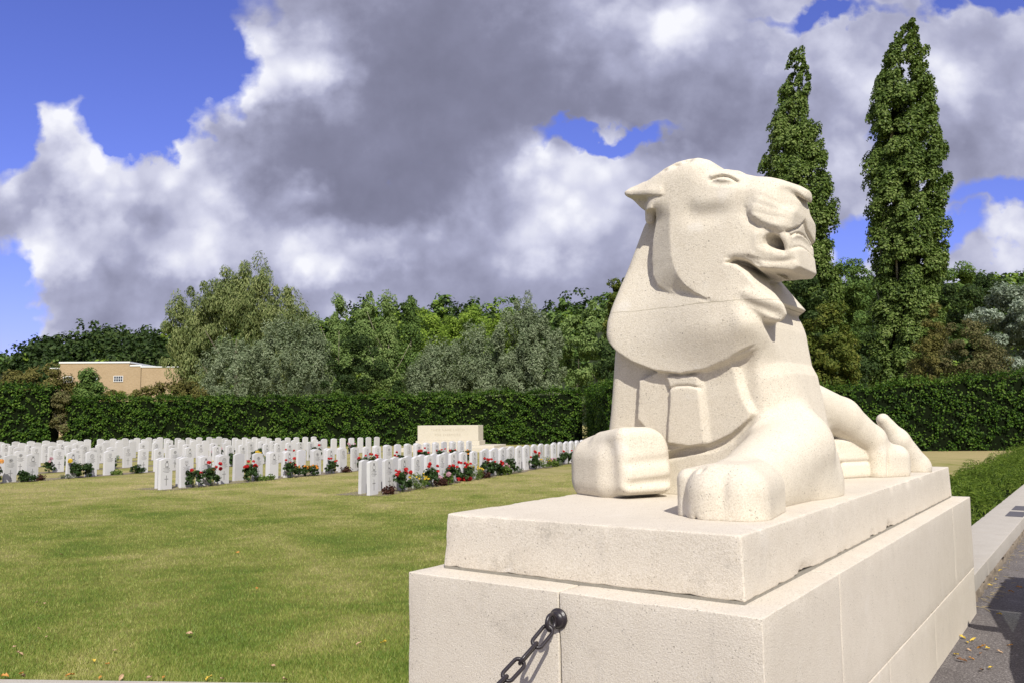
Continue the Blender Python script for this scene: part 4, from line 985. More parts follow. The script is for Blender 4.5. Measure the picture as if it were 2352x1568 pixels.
pu = np.array([q[0] for q in prof], float); pvv = np.array([q[1] for q in prof], float)
for k in range(900):
    u = rng.uniform(-120, 2480); t = rng.uniform(0, 1)**.6; d_ = HD-58+60*t
    zt = float(at(u, np.interp(u, pu, pvv)+22, HD)[2])*t
    x = float(at(u, 950, d_)[0]); r_ = rng.uniform(2.2, 4.6); h_ = r_*rng.uniform(.9, 1.35)
    m_ = 'dark' if (u < 480 and rng.uniform() < .9) else rng.choice(['dark', 'midgreen', 'bright'], p=[.45, .4, .15])
    nl = 230
    c_ = clumps_in([(x, d_, zt+h_*.55, r_, r_, h_)], 9, rng, (.5, .95)); idx = rng.integers(0, len(c_), nl)
    d = unit(rng.normal(0, 1, (nl, 3))); P = c_[idx, :3]+d*rng.uniform(.3, 1, nl)[:, None]*r_*.42
    out[m_].append(leaf_quads(P, d+c_[idx, 3:]*.5, .95, .8, .5, None, rng))
ms = ['dark', 'midgreen', 'bright']
VV, FF, MI, o_ = [], [], [], 0
for j, m_ in enumerate(ms):
    for P, F_ in out[m_]: VV.append(P); FF.append(F_+o_); o_ += len(P); MI.append(np.full(len(F_), j))
tag(obj('woodland', mesh_np('woodland', np.concatenate(VV), np.concatenate(FF), [M[m_] for m_ in ms], False, np.concatenate(MI))), 'distant wood covering the low hill behind everything', 'woodland', kind='stuff')

# yew bed along the coping ------------------------------------------------
rng = np.random.default_rng(11); kq = 60000
yy_ = 5.2+(42-5.2)*rng.uniform(0, 1, kq)**1.9; xx_ = rng.uniform(-2.1, -.48, kq)
hh = .42+.10*np.sin(yy_*1.3+xx_*2)+.08*np.sin(yy_*3.1-xx_*4); prof_ = np.clip((np.minimum(xx_+2.15, -.42-xx_))/.42, 0.04, 1)**.55
zz_ = LAWN+(hh-LAWN)*prof_*(rng.uniform(.55, 1.06, kq))
xx_ = xx_+.10*np.sin(yy_*2.2)*np.sin(yy_*.7+1)+(rng.uniform(0, 1, kq) < .04)*rng.uniform(0, .16, kq)
Pw = n[None, :]+a[None, :]*xx_[:, None]+b[None, :]*yy_[:, None]; Pw[:, 2] = zz_
t = empty('yew_bed', W(-1.3, 8, LAWN), label='low spreading yew planted behind the coping wall', cat='shrub')
Pw2 = Pw-np.array(W(-1.3, 8, LAWN))
Nn = np.tile(a*.35-b*.25+np.array([0, 0, .8]), (kq, 1))
Vy, Fy = leaf_quads(Pw2, Nn, .10, .16, .1, None, rng)
obj('foliage', mesh_np('foliage', Vy, Fy, [M['yew']]), t)
bm = bmesh.new(); add_box(bm, (0, 0, .12), (.60, 18.2, .17), 0)  # dark solid box painting the shade under the sprays
o = obj('shade_core', bm_mesh('shade_core', bm, [M['core']]), t); q = np.array(W(-1.28, 23.6, 0))-np.array(W(-1.3, 8, 0)); o.location = (q[0], q[1], 0); o.rotation_euler = (0, 0, th)
# ---------------------------------------------------------------- headstones
HW, HH, HT_ = .385, .815, .085
def headstone_mesh(name, mat, seed):
    bm = bmesh.new(); pr = [(-HW/2, -.05), (HW/2, -.05), (HW/2, HH-.045)]
    for k in range(1, 10):
        t = k/10; pr.append((HW/2-HW*t, HH-.045+.045*math.sin(math.pi*t)))
    pr.append((-HW/2, HH-.045))
    F0 = [bm.verts.new((HT_/2, x, z)) for x, z in pr]; B0 = [bm.verts.new((-HT_/2, x, z)) for x, z in pr]
    bm.faces.new(F0); bm.faces.new(B0[::-1])
    for k in range(len(pr)): j = (k+1) % len(pr); bm.faces.new((F0[k], B0[k], B0[j], F0[j]))
    bmesh.ops.recalc_face_normals(bm, faces=bm.faces[:])
    bmesh.ops.bevel(bm, geom=[e for e in bm.edges if e.calc_length() > .02 and len(e.link_faces) == 2 and e.calc_face_angle(0) > .6], offset=.004, segments=1, affect='EDGES')
    return bm_mesh(name, bm, [mat])
HM = [headstone_mesh('headstone', M['headstone'], 0), headstone_mesh('headstone', M['headstone_b'], 1)]
def cross_mesh():
    bm = bmesh.new(); x = HT_/2+.0005
    add_box(bm, (x, 0, .24), (.0018, .012, .13)); add_box(bm, (x+.0006, 0, .275), (.0018, .062, .011)); return bm_mesh('cross', bm, [M['engrave']])
def badge_mesh(kind):
    bm = bmesh.new(); x = HT_/2+.001; cz = .655
    def ring(r, w_, sy=1.0, seg=24):
        add_tube(bm, [(x, r*sy*math.cos(2*math.pi*k/seg), cz+r*math.sin(2*math.pi*k/seg)) for k in range(seg)], w_, 5, True)
    if kind == 0:
        ring(.070, .006); ring(.045, .004)
        for q in range(3): z = 2*math.pi*q/3+.5; add_tube(bm, [(x, 0, cz), (x, .045*math.cos(z), cz+.045*math.sin(z))], .005, 5)
    elif kind == 1:
        ring(.055, .007); add_box(bm, (x, 0, cz+.075), (.003, .035, .012)); add_box(bm, (x, 0, cz-.066), (.003, .055, .008))
        for q in range(5): add_tube(bm, [(x, -.03+.015*q, cz+.085), (x, -.036+.018*q, cz+.105)], .004, 5)
    elif kind == 2:
        for q in range(8):
            z = 2*math.pi*q/8; add_tube(bm, [(x, .014*math.cos(z), cz+.014*math.sin(z)), (x, .068*math.cos(z), cz+.068*math.sin(z))], .008, 5)
        ring(.035, .005)
    else:
        pts = [(x, -.05, cz+.06), (x, .05, cz+.06), (x, .05, cz-.01), (x, 0, cz-.075), (x, -.05, cz-.01)]; add_tube(bm, pts, .006, 5, True); add_tube(bm, [(x, -.04, cz+.02), (x, .04, cz+.02)], .005, 5); add_tube(bm, [(x, 0, cz+.055), (x, 0, cz-.06)], .005, 5)
    for q in range(4): add_box(bm, (x-.001, 0, .555-.034*q), (.0014, (.11, .085, .12, .07)[q], .0055))
    return bm_mesh('badge', bm, [M['engrave']], True)
CM = cross_mesh(); BM_ = [badge_mesh(k) for k in range(4)]
def vis(P, m=25):
    q = prj(np.array(P)); return -m < q[0] < 2352+m
rng = np.random.default_rng(17)
STONES = []
def file_of(row, fname, s0, s1, sp, gaps, back, near_from):
    """one file of headstones from s0 to s1"""
    s0, s1 = np.array(s0, float), np.array(s1, float); d = (s1-s0); L_ = np.linalg.norm(d); d = d/L_
    nr = np.array([d[1], -d[0]]); k = 0; cnt = 0; s_ = 0.0; i = 0
    while s_ <= L_:
        P = s0+d*s_; i += 1; s_ += sp*rng.uniform(.985, 1.015)
        if i in gaps: continue
        P3 = (P[0], P[1], LAWN)
        if not vis(P3): continue
        u_ = prj(np.array([P[0], P[1], .3]))[0]
        if u_ > 1392: continue                                        # hidden behind the lion
        cnt += 1
        rz = math.atan2(nr[1], nr[0])+rng.normal(0, .012)+(math.pi if back else 0)
        lab = f"{ordinal(cnt)} white headstone from {near_from}, {fname}, {row}"
        o = obj('headstone', HM[int(rng.uniform() < .3)], None, P3, (rng.normal(0, .008), rng.normal(0, .010), rz), label=lab, cat='headstone', group='white war grave headstones in rows')
        if not back and P[1] < 40:
            obj('badge', BM_[int(rng.integers(0, 4))], o)
            if rng.uniform() < .75: obj('cross', CM, o)
        STONES.append((row, fname, cnt, P, d, nr, o))
ROWS = [('row nearest the lion', (-3.35, 20.32), (4.3, 38.6), .70, (), .42, True, 'its near end'),
        ('second row from the lion', (-9.17, 22.48), (-1.87, 37.15), .68, (5, 9, 17, 22), .45, True, 'its near end'),
        ('third row from the lion', (-16.4, 23.3), (-8.38, 38.69), .67, (7, 11, 16, 20), .5, False, 'the left edge'),
        ('fourth row from the lion', (-19.5, 25.2), (-7.2, 47.0), .70, (4, 9, 15, 16, 22, 28), .5, False, 'the left edge'),
        ('fifth row from the lion', (-23.5, 25.8), (-11.2, 49.2), .72, (6, 12, 19, 20, 27), .5, False, 'the left edge'),
        ('sixth row from the lion', (-26.5, 26.5), (-14.2, 50.0), .74, (5, 13, 21, 30), .5, False, 'the left edge'),
        ('seventh row from the lion', (-29.5, 28), (-17.6, 51.0), .76, (7, 16, 24), .5, False, 'the left edge'),
        ('last row before the hedge', (-32.5, 30), (-21, 51.6), .80, (6, 14), .5, False, 'the left edge')]
for row, s0, s1, sp, gaps, off, dbl, nf in ROWS:
    file_of(row, 'front file', s0, s1, sp, gaps, False, nf)
    if dbl:
        d = np.array(s1)-np.array(s0); d = d/np.linalg.norm(d); nr = np.array([d[1], -d[0]])
        q = lambda P: tuple(np.array(P)-nr*off+d*.28)
        file_of(row, 'back file', q(s0), q(s1), sp*1.02, (6, 13, 14) if 'second' in row else (9, 10, 19), True, nf)
for row, s0, s1, *_ in ROWS:
    s0, s1 = np.array(s0), np.array(s1); d = (s1-s0)/np.linalg.norm(s1-s0); nr = np.array([d[1], -d[0]])
    wd = .85 if ('nearest' in row or 'second' in row) else .5
    k = 60; tt = np.linspace(0, np.linalg.norm(s1-s0)+.5, k); vs, fs = [], []
    for j, t in enumerate(tt):
        c_ = s0-d*.25+d*t; e1 = .33+.07*math.sin(t*2.3)+.05*math.sin(t*5.1); e2 = wd+.05*math.sin(t*1.9+1)
        A_ = c_+nr*e1; B2 = c_-nr*e2; vs += [(A_[0], A_[1], LAWN+.006), (B2[0], B2[1], LAWN+.006)]
    fs = [(2*j, 2*j+2, 2*j+3, 2*j+1) for j in range(k-1)]
    obj('soil_bed', mesh_np('soil_bed', vs, fs, [M['soil']]), kind='structure')

# ---------------------------------------------------------------- stone altar with its steps
al = empty('stone_altar', (-3.42, 46.6, LAWN), math.radians(-13), label='big pale stone altar on steps, engraved with two lines of words', cat='memorial')
def block(nm, c_, h, bev=.015, par=al, mat='altar'):
    bm = bmesh.new(); add_box(bm, c_, h, 0, bev); return obj(nm, bm_mesh(nm, bm, [M[mat]]), par)
block('step', (.35, 0, .10), (2.85, 1.75, .10)); block('step', (.35, 0, .265), (2.45, 1.35, .065)); 
block('plinth', (0, 0, .45), (1.80, .62, .12)); block('altar_block', (0, 0, .985), (1.72, .52, .415))
def text_mesh(lines, size, gap):
    Vs, Fs = [], []
    for k, tx in enumerate(lines):
        cu = bpy.data.curves.new('inscription', 'FONT'); cu.body = tx; cu.size = size; cu.align_x = 'CENTER'; cu.extrude = .004; cu.space_character = 1.15
        o = bpy.data.objects.new('inscription', cu); COL.objects.link(o); bpy.context.view_layer.update()
        me = bpy.data.meshes.new_from_object(o.evaluated_get(bpy.context.evaluated_depsgraph_get()))
        bm.from_mesh(me) if False else None
        base = len(Vs)
        Vs += [(v.co.x, 0, v.co.y-k*gap, v.co.z) for v in me.vertices]; Fs += [tuple(base+i for i in p_.vertices) for p_ in me.polygons]
        bpy.data.objects.remove(o); bpy.data.curves.remove(cu); bpy.data.meshes.remove(me)
    me = bpy.data.meshes.new('inscription'); me.from_pydata([(x, -z, y) for x, _, y, z in Vs], [], Fs); return me
im = text_mesh(['THEIR NAME LIVETH', 'FOR EVERMORE'], .185, .27); im.materials.append(flat_mat('engraved_letters', (.49, .44, .35), .9, .05, 30))
obj('inscription', im, al, (0, -.5225, 1.10))

# ---------------------------------------------------------------- plants in the beds
M['roseleaf'] = leaf_mat('rose_leaves', [(.012, .028, .008), (.03, .06, .016), (.06, .10, .03)], .15, .4, 2.0)
M['limeleaf'] = leaf_mat('pale_plant_leaves', [(.06, .10, .02), (.11, .17, .035), (.17, .23, .06)], .2, .5, 2.0)
M['greyleaf'] = leaf_mat('grey_plant_leaves', [(.06, .075, .05), (.11, .13, .09), (.17, .19, .14)], .15, .6, 2.0)
M['wineleaf'] = leaf_mat('dark_red_leaves', [(.025, .010, .008), (.06, .025, .02), (.10, .05, .03)], .15, .5, 2.0)
for nm_, c_ in (('red', (.62, .012, .015)), ('yellow', (.78, .55, .04)), ('orange', (.80, .30, .015)), ('pink', (.62, .36, .42)), ('peach', (.85, .42, .10))):
    T = NT('petals_'+nm_); q = T.n('ShaderNodeNewGeometry').outputs['Random Per Island']
    bs = T.n('ShaderNodeBsdfPrincipled', {'Base Color': T.mix(q, tuple(x*.7 for x in c_), c_), 'Roughness': .6}); tr = T.n('ShaderNodeBsdfTranslucent', {'Color': (*c_, 1)})
    M['p_'+nm_] = T.out(T.n('ShaderNodeMixShader', {0: .25, 1: bs.outputs[0], 2: tr.outputs[0]}).outputs[0])
def bloom_mesh(col, r, petals, flat=False, seed=0):
    rg = np.random.default_rng(seed); P, N = [], []
    for k in range(petals):
        q = k*2.399; t = (k+.5)/petals
        if flat: d = np.array([math.cos(q), math.sin(q), .25]); P.append(d*r*.55)
        else:
            ph_ = math.acos(1-1.35*t); d = np.array([math.sin(ph_)*math.cos(q), math.sin(ph_)*math.sin(q), math.cos(ph_)]); P.append(d*r*(.45+.35*t))
        N.append(d)
    Vv, Fv = leaf_quads(np.array(P), np.array(N)*3, r*1.25, .95, .3, None, rg); return mesh_np('bloom', Vv, Fv, [M['p_'+col]])
BL = {('red', 0): bloom_mesh('red', .054, 22, seed=1), ('yellow', 1): bloom_mesh('yellow', .032, 8, True, 2), ('orange', 1): bloom_mesh('orange', .05, 10, True, 3), ('pink', 0): bloom_mesh('pink', .075, 26, seed=4), ('peach', 0): bloom_mesh('peach', .075, 20, seed=5), ('yellow', 0): bloom_mesh('yellow', .075, 20, seed=6)}
def bush_mesh(nm, mat, hx, hz_, nl, leaf, seed, upright=True, aspect=.6):
    rg = np.random.default_rng(seed)
    ee = [(0, 0, hz_*.5, hx, hx, hz_*.5)] if not upright else [(0, 0, hz_*.42, hx, hx, hz_*.42), (hx*.4, .05, hz_*.68, hx*.5, hx*.5, hz_*.32), (-hx*.4, -.05, hz_*.62, hx*.5, hx*.5, hz_*.30)]
    return crown_mesh(nm, ee, 26, nl, hx*.30, leaf, M[mat], aspect=aspect, up=.4, rng=rg, frac=(.3, 1), zmin=.01)
BU = {'rose': [bush_mesh('foliage', 'roseleaf', .26, .62, 620, .085, k) for k in (1, 2, 3)], 'daisy': [bush_mesh('foliage', 'limeleaf', .34, .42, 900, .06, k, False, .3) for k in (4, 5)],
      'cone': [bush_mesh('foliage', 'roseleaf', .28, .42, 600, .08, 6, False)], 'sedum': [bush_mesh('foliage', 'limeleaf', .26, .36, 520, .085, 7, False)], 'low': [bush_mesh('foliage', 'greyleaf', .25, .17, 420, .055, 8, False, .35), bush_mesh('foliage', 'wineleaf', .24, .20, 420, .06, 9, False), bush_mesh('foliage', 'limeleaf', .22, .16, 380, .06, 10, False)],
      'dark': [bush_mesh('foliage', 'roseleaf', .33, .36, 800, .07, 12, False)]}
SM = None
def stems(h, k, seed):
    rg = np.random.default_rng(seed); bm = bmesh.new()
    for q in range(k):
        z = rg.uniform(0, 6.28); w_ = rg.uniform(.03, .2); add_tube(bm, [(0.02*math.cos(z), .02*math.sin(z), 0), (w_*.6*math.cos(z), w_*.6*math.sin(z), h*.55), (w_*math.cos(z), w_*math.sin(z), h)], [.007, .005, .003], 5)
    return bm_mesh('stems', bm, [M['stem']])
STM = stems(.6, 6, 1)
KIND = {'rose': ('rose_bush', 'rose bush', 'rose bushes in the grave beds'), 'daisy': ('daisy_bush', 'flower bush', 'yellow daisy mounds in the grave beds'), 'cone': ('coneflower', 'flower', 'orange coneflowers in the grave beds'),
        'sedum': ('sedum_plant', 'flower', 'pale pink sedums in the grave beds'), 'low': ('ground_cover_plant', 'plant', 'low plants in the grave beds'), 'dark': ('shrublet', 'shrub', 'dark shrublets in the grave beds')}
prg = np.random.default_rng(23)
def plant(kind, P, label, col=None, nb=6, sc_=1.0, blooms=True):
    nm, cat, grp = KIND[kind]
    r = empty(nm, (P[0], P[1], LAWN), prg.uniform(0, 6.28), label=label, cat=cat, group=grp); sc_ *= .88; r.scale = (sc_, sc_, sc_)
    vs_ = BU[kind]; obj('foliage', vs_[int(prg.integers(0, len(vs_)))], r)
    if kind == 'rose': obj('stems', STM, r)
    if col:
        bmk = BL[col]; hz_ = {'rose': .60, 'daisy': .40, 'cone': .42, 'sedum': .34, 'low': .15, 'dark': .3}[kind]; hx = {'rose': .27, 'daisy': .30, 'cone': .26, 'sedum': .22}.get(kind, .2)
        for k in range(nb):
            q = prg.uniform(0, 6.28); w_ = prg.uniform(.1, 1)**.5; zz = hz_*(prg.uniform(.72, 1.12) if kind == 'rose' else (1.02-.35*w_**2)*prg.uniform(.95, 1.1))
            o = obj('bloom', bmk, r, (hx*w_*math.cos(q), hx*w_*math.sin(q), zz), (prg.normal(0, .35), prg.normal(0, .35), q)); s_ = prg.uniform(.75, 1.2); o.scale = (s_, s_, s_)
def row_pt(i, s_, off):
    row, s0, s1, *_ = ROWS[i]; s0, s1 = np.array(s0), np.array(s1); d = (s1-s0)/np.linalg.norm(s1-s0); nr = np.array([d[1], -d[0]]); return s0+d*s_+nr*off
near1 = 'in the bed nearest the lion'
plan = [(.30, 'low', None, 0, 'grey-green tuft'), (.95, 'rose', ('red', 0), 7, 'red rose bush'), (1.75, 'daisy', ('yellow', 1), 16, 'yellow daisy mound'), (2.45, 'rose', ('red', 0), 6, 'red rose bush'), (2.95, 'low', None, 0, 'dark low tuft'), (3.25, 'sedum', ('pink', 0), 4, 'pale pink sedum'), (3.8, 'rose', ('red', 0), 6, 'red rose bush'),
        (4.5, 'rose', ('red', 0), 7, 'red rose bush'), (5.2, 'daisy', ('yellow', 1), 18, 'yellow daisy mound'), (5.75, 'low', None, 0, 'low plant'), (6.1, 'rose', ('red', 0), 8, 'red rose bush'), (6.75, 'rose', ('red', 0), 5, 'red rose bush'), (7.2, 'sedum', ('pink', 0), 5, 'pale pink sedum'), (7.75, 'rose', None, 0, 'leafy rose bush without blooms'), (8.5, 'low', None, 0, 'low plant'),
        (10.1, 'rose', ('red', 0), 5, 'red rose bush'), (10.9, 'daisy', ('yellow', 1), 14, 'yellow daisy mound'), (11.7, 'sedum', ('pink', 0), 5, 'pale pink sedum'), (12.3, 'low', None, 0, 'low plant'), (12.9, 'rose', None, 0, 'leafy rose bush without blooms'), (13.5, 'rose', ('red', 0), 4, 'red rose bush'), (14.6, 'low', None, 0, 'low plant'), (15.4, 'daisy', ('yellow', 1), 14, 'yellow daisy mound'), (16.3, 'rose', ('red', 0), 5, 'red rose bush'), (17.6, 'rose', ('red', 0), 4, 'red rose bush')]
cnts = {}
for s_, kd, col, nb, lab in plan:
    cnts[lab] = cnts.get(lab, 0)+1
    plant(kd, row_pt(0, s_, .27+prg.normal(0, .03)), f"{ordinal(cnts[lab])} {lab} from the near end, {near1}", col, nb, prg.uniform(.9, 1.1))
plan = [(.75, 'rose', ('red', 0), 3, 'red rose bush'), (1.35, 'rose', ('red', 0), 6, 'red rose bush'), (2.9, 'rose', ('red', 0), 8, 'red rose bush'), (3.3, 'low', None, 0, 'low plant'), (3.7, 'low', None, 0, 'low plant'), (4.6, 'rose', ('red', 0), 5, 'red rose bush'), (5.2, 'cone', ('orange', 1), 18, 'orange coneflower clump'), (5.6, 'cone', ('orange', 1), 14, 'orange coneflower clump'),
        (6.6, 'rose', ('red', 0), 4, 'red rose bush'), (7.3, 'low', None, 0, 'low plant'), (8.3, 'rose', ('red', 0), 3, 'red rose bush'), (8.9, 'rose', ('red', 0), 8, 'red rose bush'), (9.6, 'low', None, 0, 'low plant'), (10.6, 'rose', ('red', 0), 4, 'red rose bush'), (12.2, 'rose', ('red', 0), 5, 'red rose bush'), (13.6, 'rose', ('red', 0), 4, 'red rose bush'), (14.4, 'rose', ('red', 0), 3, 'red rose bush'), (15.6, 'cone', ('orange', 1), 10, 'orange coneflower clump')]
cnts = {}
for s_, kd, col, nb, lab in plan:
    cnts[lab] = cnts.get(lab, 0)+1
    plant(kd, row_pt(1, s_, .24+prg.normal(0, .03)), f"{ordinal(cnts[lab])} {lab} from the near end, in the second bed from the lion", col, nb, prg.uniform(.9, 1.15))
plan = [(2.05, 'rose', ('peach', 0), 3, 'peach rose bush'), (3.0, 'dark', None, 0, 'dark shrublet'), (3.5, 'low', None, 0, 'low plant'), (4.3, 'low', None, 0, 'low plant'), (4.7, 'rose', ('yellow', 0), 1, 'yellow rose bush'), (5.1, 'rose', None, 0, 'leafy rose bush without blooms'), (6.2, 'low', None, 0, 'low plant'), (7.0, 'dark', None, 0, 'dark shrublet'), (8.9, 'rose', None, 0, 'leafy rose bush without blooms'), (10.0, 'daisy', ('yellow', 1), 8, 'yellow daisy mound'), (11.3, 'rose', None, 0, 'leafy rose bush without blooms'), (12.6, 'rose', ('yellow', 0), 2, 'yellow rose bush'), (13.4, 'daisy', ('yellow', 1), 8, 'yellow daisy mound'), (14.5, 'rose', ('red', 0), 2, 'red rose bush'), (16.2, 'rose', ('red', 0), 2, 'red rose bush')]
cnts = {}
for s_, kd, col, nb, lab in plan:
    cnts[lab] = cnts.get(lab, 0)+1
    P = row_pt(2, s_, .24+prg.normal(0, .04))
    if vis((P[0], P[1], LAWN), 40): plant(kd, P, f"{ordinal(cnts[lab])} {lab} from the left, in the third bed from the lion", col, nb, prg.uniform(.9, 1.2))
for i in (3, 4, 5):
    cnts = {}
    for k in range(9):
        s_ = 4+2.3*k+prg.uniform(-.6, .6); P = row_pt(i, s_, .22); kd, col, nb, lab = [('rose', None, 0, 'leafy rose bush without blooms'), ('rose', ('pink', 0), 3, 'pink rose bush'), ('daisy', ('yellow', 1), 8, 'yellow daisy mound'), ('low', None, 0, 'low plant')][int(prg.integers(0, 4))]
        if not vis((P[0], P[1], LAWN), 20): continue
        cnts[lab] = cnts.get(lab, 0)+1
        plant(kd, P, f"{ordinal(cnts[lab])} {lab} from the left, in the {ordinal(i+1)} bed from the lion", col, nb, prg.uniform(.85, 1.1))

# poppy wreath
q = ground(1063, 1103); wr = empty('poppy_wreath', (q[0], q[1], LAWN+.01), .4, label='red poppy wreath with a white centre lying on the grass by the roses', cat='wreath')
rg = np.random.default_rng(3); k = 260; z = rg.uniform(0, 6.28, k); tq = rg.uniform(0, 6.28, k)
P = np.column_stack([(.20+.055*np.cos(tq))*np.cos(z), (.20+.055*np.cos(tq))*np.sin(z), .045+.05*np.sin(tq)]); N = np.column_stack([np.cos(tq)*np.cos(z), np.cos(tq)*np.sin(z), np.sin(tq)])
obj('poppies', mesh_np('poppies', *leaf_quads(P, N*2, .075, .95, .2, None, rg), [M['p_red']]), wr)
bm = bmesh.new(); add_lathe(bm, [(.085, .03), (.09, .045), (.07, .052)], 20); obj('card', bm_mesh('card', bm, [M['headstone']]), wr)

# ---------------------------------------------------------------- factory
fb_o = at(1010*.31737, 950, 112); fb = empty('factory_building', (fb_o[0], fb_o[1], LAWN), math.radians(4), label='long flat-roofed buff brick factory behind the left hedge', cat='building')
T = NT('buff_brick'); p = coords(T)
bk = T.n('ShaderNodeTexBrick', {'Vector': T.n('ShaderNodeMapping', {'Vector': p, 'Rotation': (math.radians(90), 0, 0)}).outputs[0], 'Scale': 1.0, 'Color1': (.44, .325, .20, 1), 'Color2': (.37, .265, .155, 1), 'Mortar': (.40, .32, .22, 1), 'Mortar Size': .012, 'Brick Width': .24, 'Row Height': .085})
bc = T.mix(T.noise(p, .6, 5), bk.outputs[0], T.mix(1.0, bk.outputs[0], (.86, .84, .8), 'MULTIPLY'))
M['brick'] = T.out(T.n('ShaderNodeBsdfPrincipled', {'Base Color': bc, 'Roughness': .9}).outputs[0])
M['white'] = flat_mat('white_coping', (.74, .76, .76), .6, .05, 2); M['pane'] = flat_mat('window_glass', (.05, .06, .08), .12, .2, 3, 0, 0, .6); M['frame'] = flat_mat('white_window_frame', (.70, .71, .72), .5, .05, 5)
def X_(cxp): return (float(at(cxp*.31737, 870, 112)[0])-float(fb_o[0]))
def Z_(cy): return float(at(200, 545.5+cy*.31737, 112)[2])-LAWN
xl, xm, x0 = X_(450), X_(935), 0.0; zt, zs_ = Z_(907), Z_(930)
bm = bmesh.new(); add_box(bm, ((xl+xm)/2, 5, zt/2), ((xm-xl)/2, 5, zt/2)); add_box(bm, ((xm+x0)/2, 5, zs_/2), ((x0-xm)/2, 4.99, zs_/2)); xa = X_(378); add_box(bm, ((xl+xa)/2, 5.2, Z_(948)/2), ((xl-xa)/2, 4.99, Z_(948)/2))
obj('wall', bm_mesh('wall', bm, [M['brick']]), fb)
sw_l = 9.5
bm = bmesh.new(); add_box(bm, (sw_l/2+.02, 1.6, zs_/2-.10), (sw_l/2, 1.5, zs_/2-.10), math.radians(7))
obj('side_wall', bm_mesh('side_wall', bm, [M['brick']]), fb)
bm = bmesh.new(); add_box(bm, ((xl+xm)/2, 5, zt+.06), ((xm-xl)/2+.1, 5.1, .10)); add_box(bm, ((xm+x0)/2+.1, 5, zs_+.05), ((x0-xm)/2, 5.08, .09)); add_box(bm, ((xl+xa)/2-.1, 5.2, Z_(948)+.06), ((xl-xa)/2, 5.08, .09)); add_box(bm, (sw_l/2+.02, 1.6, zs_-.15), (sw_l/2+.1, 1.6, .07), math.radians(7))
obj('parapet_coping', bm_mesh('parapet_coping', bm, [M['white']]), fb)
def window(x, y, z, w_, h_, rz, nx, nz):
    wn = empty('window', (x, y, z), rz); wn.parent = fb
    bm = bmesh.new(); add_box(bm, (0, .01, 0), (w_/2, .03, h_/2)); obj('pane', bm_mesh('pane', bm, [M['pane']]), wn)
    bm = bmesh.new(); t = .035
    for s_ in (-1, 1): add_box(bm, (s_*w_/2, -.02, 0), (t, .05, h_/2+t)); add_box(bm, (0, -.022, s_*h_/2), (w_/2-t, .05, t))
    for k in range(1, nx): add_box(bm, (-w_/2+w_*k/nx, -.03, 0), (.022, .025, h_/2-t))
    for k in range(1, nz): add_box(bm, (0, -.034, -h_/2+h_*k/nz), (w_/2-t, .025, .022))
    obj('frame', bm_mesh('frame', bm, [M['frame']]), wn)
for cxp in (511, 683, 862): window(X_(cxp), -.02, Z_(1022), X_(545)-X_(482), Z_(1000)-Z_(1040), 0, 4, 2)
for k, sx_ in enumerate((1.5, 4.4)): window(.02+sx_, .13+sx_*math.tan(math.radians(7))-.05, Z_(1018), .9, 1.15, math.radians(7), 3, 3)
bm = bmesh.new(); add_tube(bm, [(5.0, .55, zs_-.3), (5.0, .55, .2)], .06, 8); add_tube(bm, [(3.0, .25, zs_-.25), (4.2, .42, zs_-3.2)], .05, 8); obj('drainpipe', bm_mesh('drainpipe', bm, [M['white']]), fb)

# ---------------------------------------------------------------- grass blades on the near lawn
rng = np.random.default_rng(31); kq = 360000
dd = 5.75+(27-5.75)*rng.uniform(0, 1, kq)**2.3; xx = (rng.uniform(-.66, .22, kq))*dd
keep = ((np.column_stack([xx, dd])-E0)@en > .01+.03*rng.uniform(0, 1, kq)); lx = (np.column_stack([xx, dd])-n[:2])@a[:2]; ly = (np.column_stack([xx, dd])-n[:2])@b[:2]
keep &= ~((lx > -1.66) & (ly > -.05) & (ly < 5.2)) & (lx < .2)
xx, dd = xx[keep], dd[keep]; kq = len(xx)
hgt = rng.uniform(.012, .034, kq); az_ = rng.uniform(0, 6.28, kq); wd = rng.uniform(.0016, .003, kq)*(1+dd*.05); ln = rng.uniform(.1, .9, kq)*hgt
base = np.column_stack([xx, dd, np.full(kq, LAWN)]); sd = np.column_stack([np.cos(az_), np.sin(az_), np.zeros(kq)])*wd[:, None]; ad2 = rng.uniform(0, 6.28, kq)
tip = base+np.column_stack([np.cos(ad2)*ln, np.sin(ad2)*ln, hgt])
Vg = np.stack([base-sd, base+sd, tip], 1).reshape(-1, 3); Fg = np.arange(3*kq).reshape(kq, 3)
T = NT('grass_blades'); g_ = T.n('ShaderNodeNewGeometry'); p = g_.outputs['Position']
f1 = T.math('ADD', T.math('MULTIPLY', T.math('SUBTRACT', T.n('ShaderNodeSeparateXYZ', {0: p}).outputs[1], 7.0), .020), 0.0)
f1 = T.math('ADD', T.math('MULTIPLY_ADD', T.math('SUBTRACT', T.noise(p, .55, 5, .62, .6), .5), 1.5, f1), T.math('ADD', T.math('MULTIPLY', T.math('SUBTRACT', T.noise(p, 2.6, 5, .65), .5), .8), T.math('ADD', T.math('MULTIPLY_ADD', g_.outputs['Random Per Island'], .60, -.02), T.math('MULTIPLY', T.math('SINE', T.math('MULTIPLY', T.n('ShaderNodeVectorMath', {0: p, 1: (-24, 2, 0)}, operation='DISTANCE').outputs['Value'], 3.6)), .07))), clamp=True)
gcol = T.ramp(f1, [(0, (.17, .27, .038)), (.32, (.30, .37, .068)), (.62, (.46, .46, .135)), (1, (.64, .56, .27))])
bs = T.n('ShaderNodeBsdfPrincipled', {'Base Color': gcol, 'Roughness': .6}); tr = T.n('ShaderNodeBsdfTranslucent', {'Color': gcol})
M['blade'] = T.out(T.n('ShaderNodeMixShader', {0: .42, 1: bs.outputs[0], 2: tr.outputs[0]}).outputs[0])
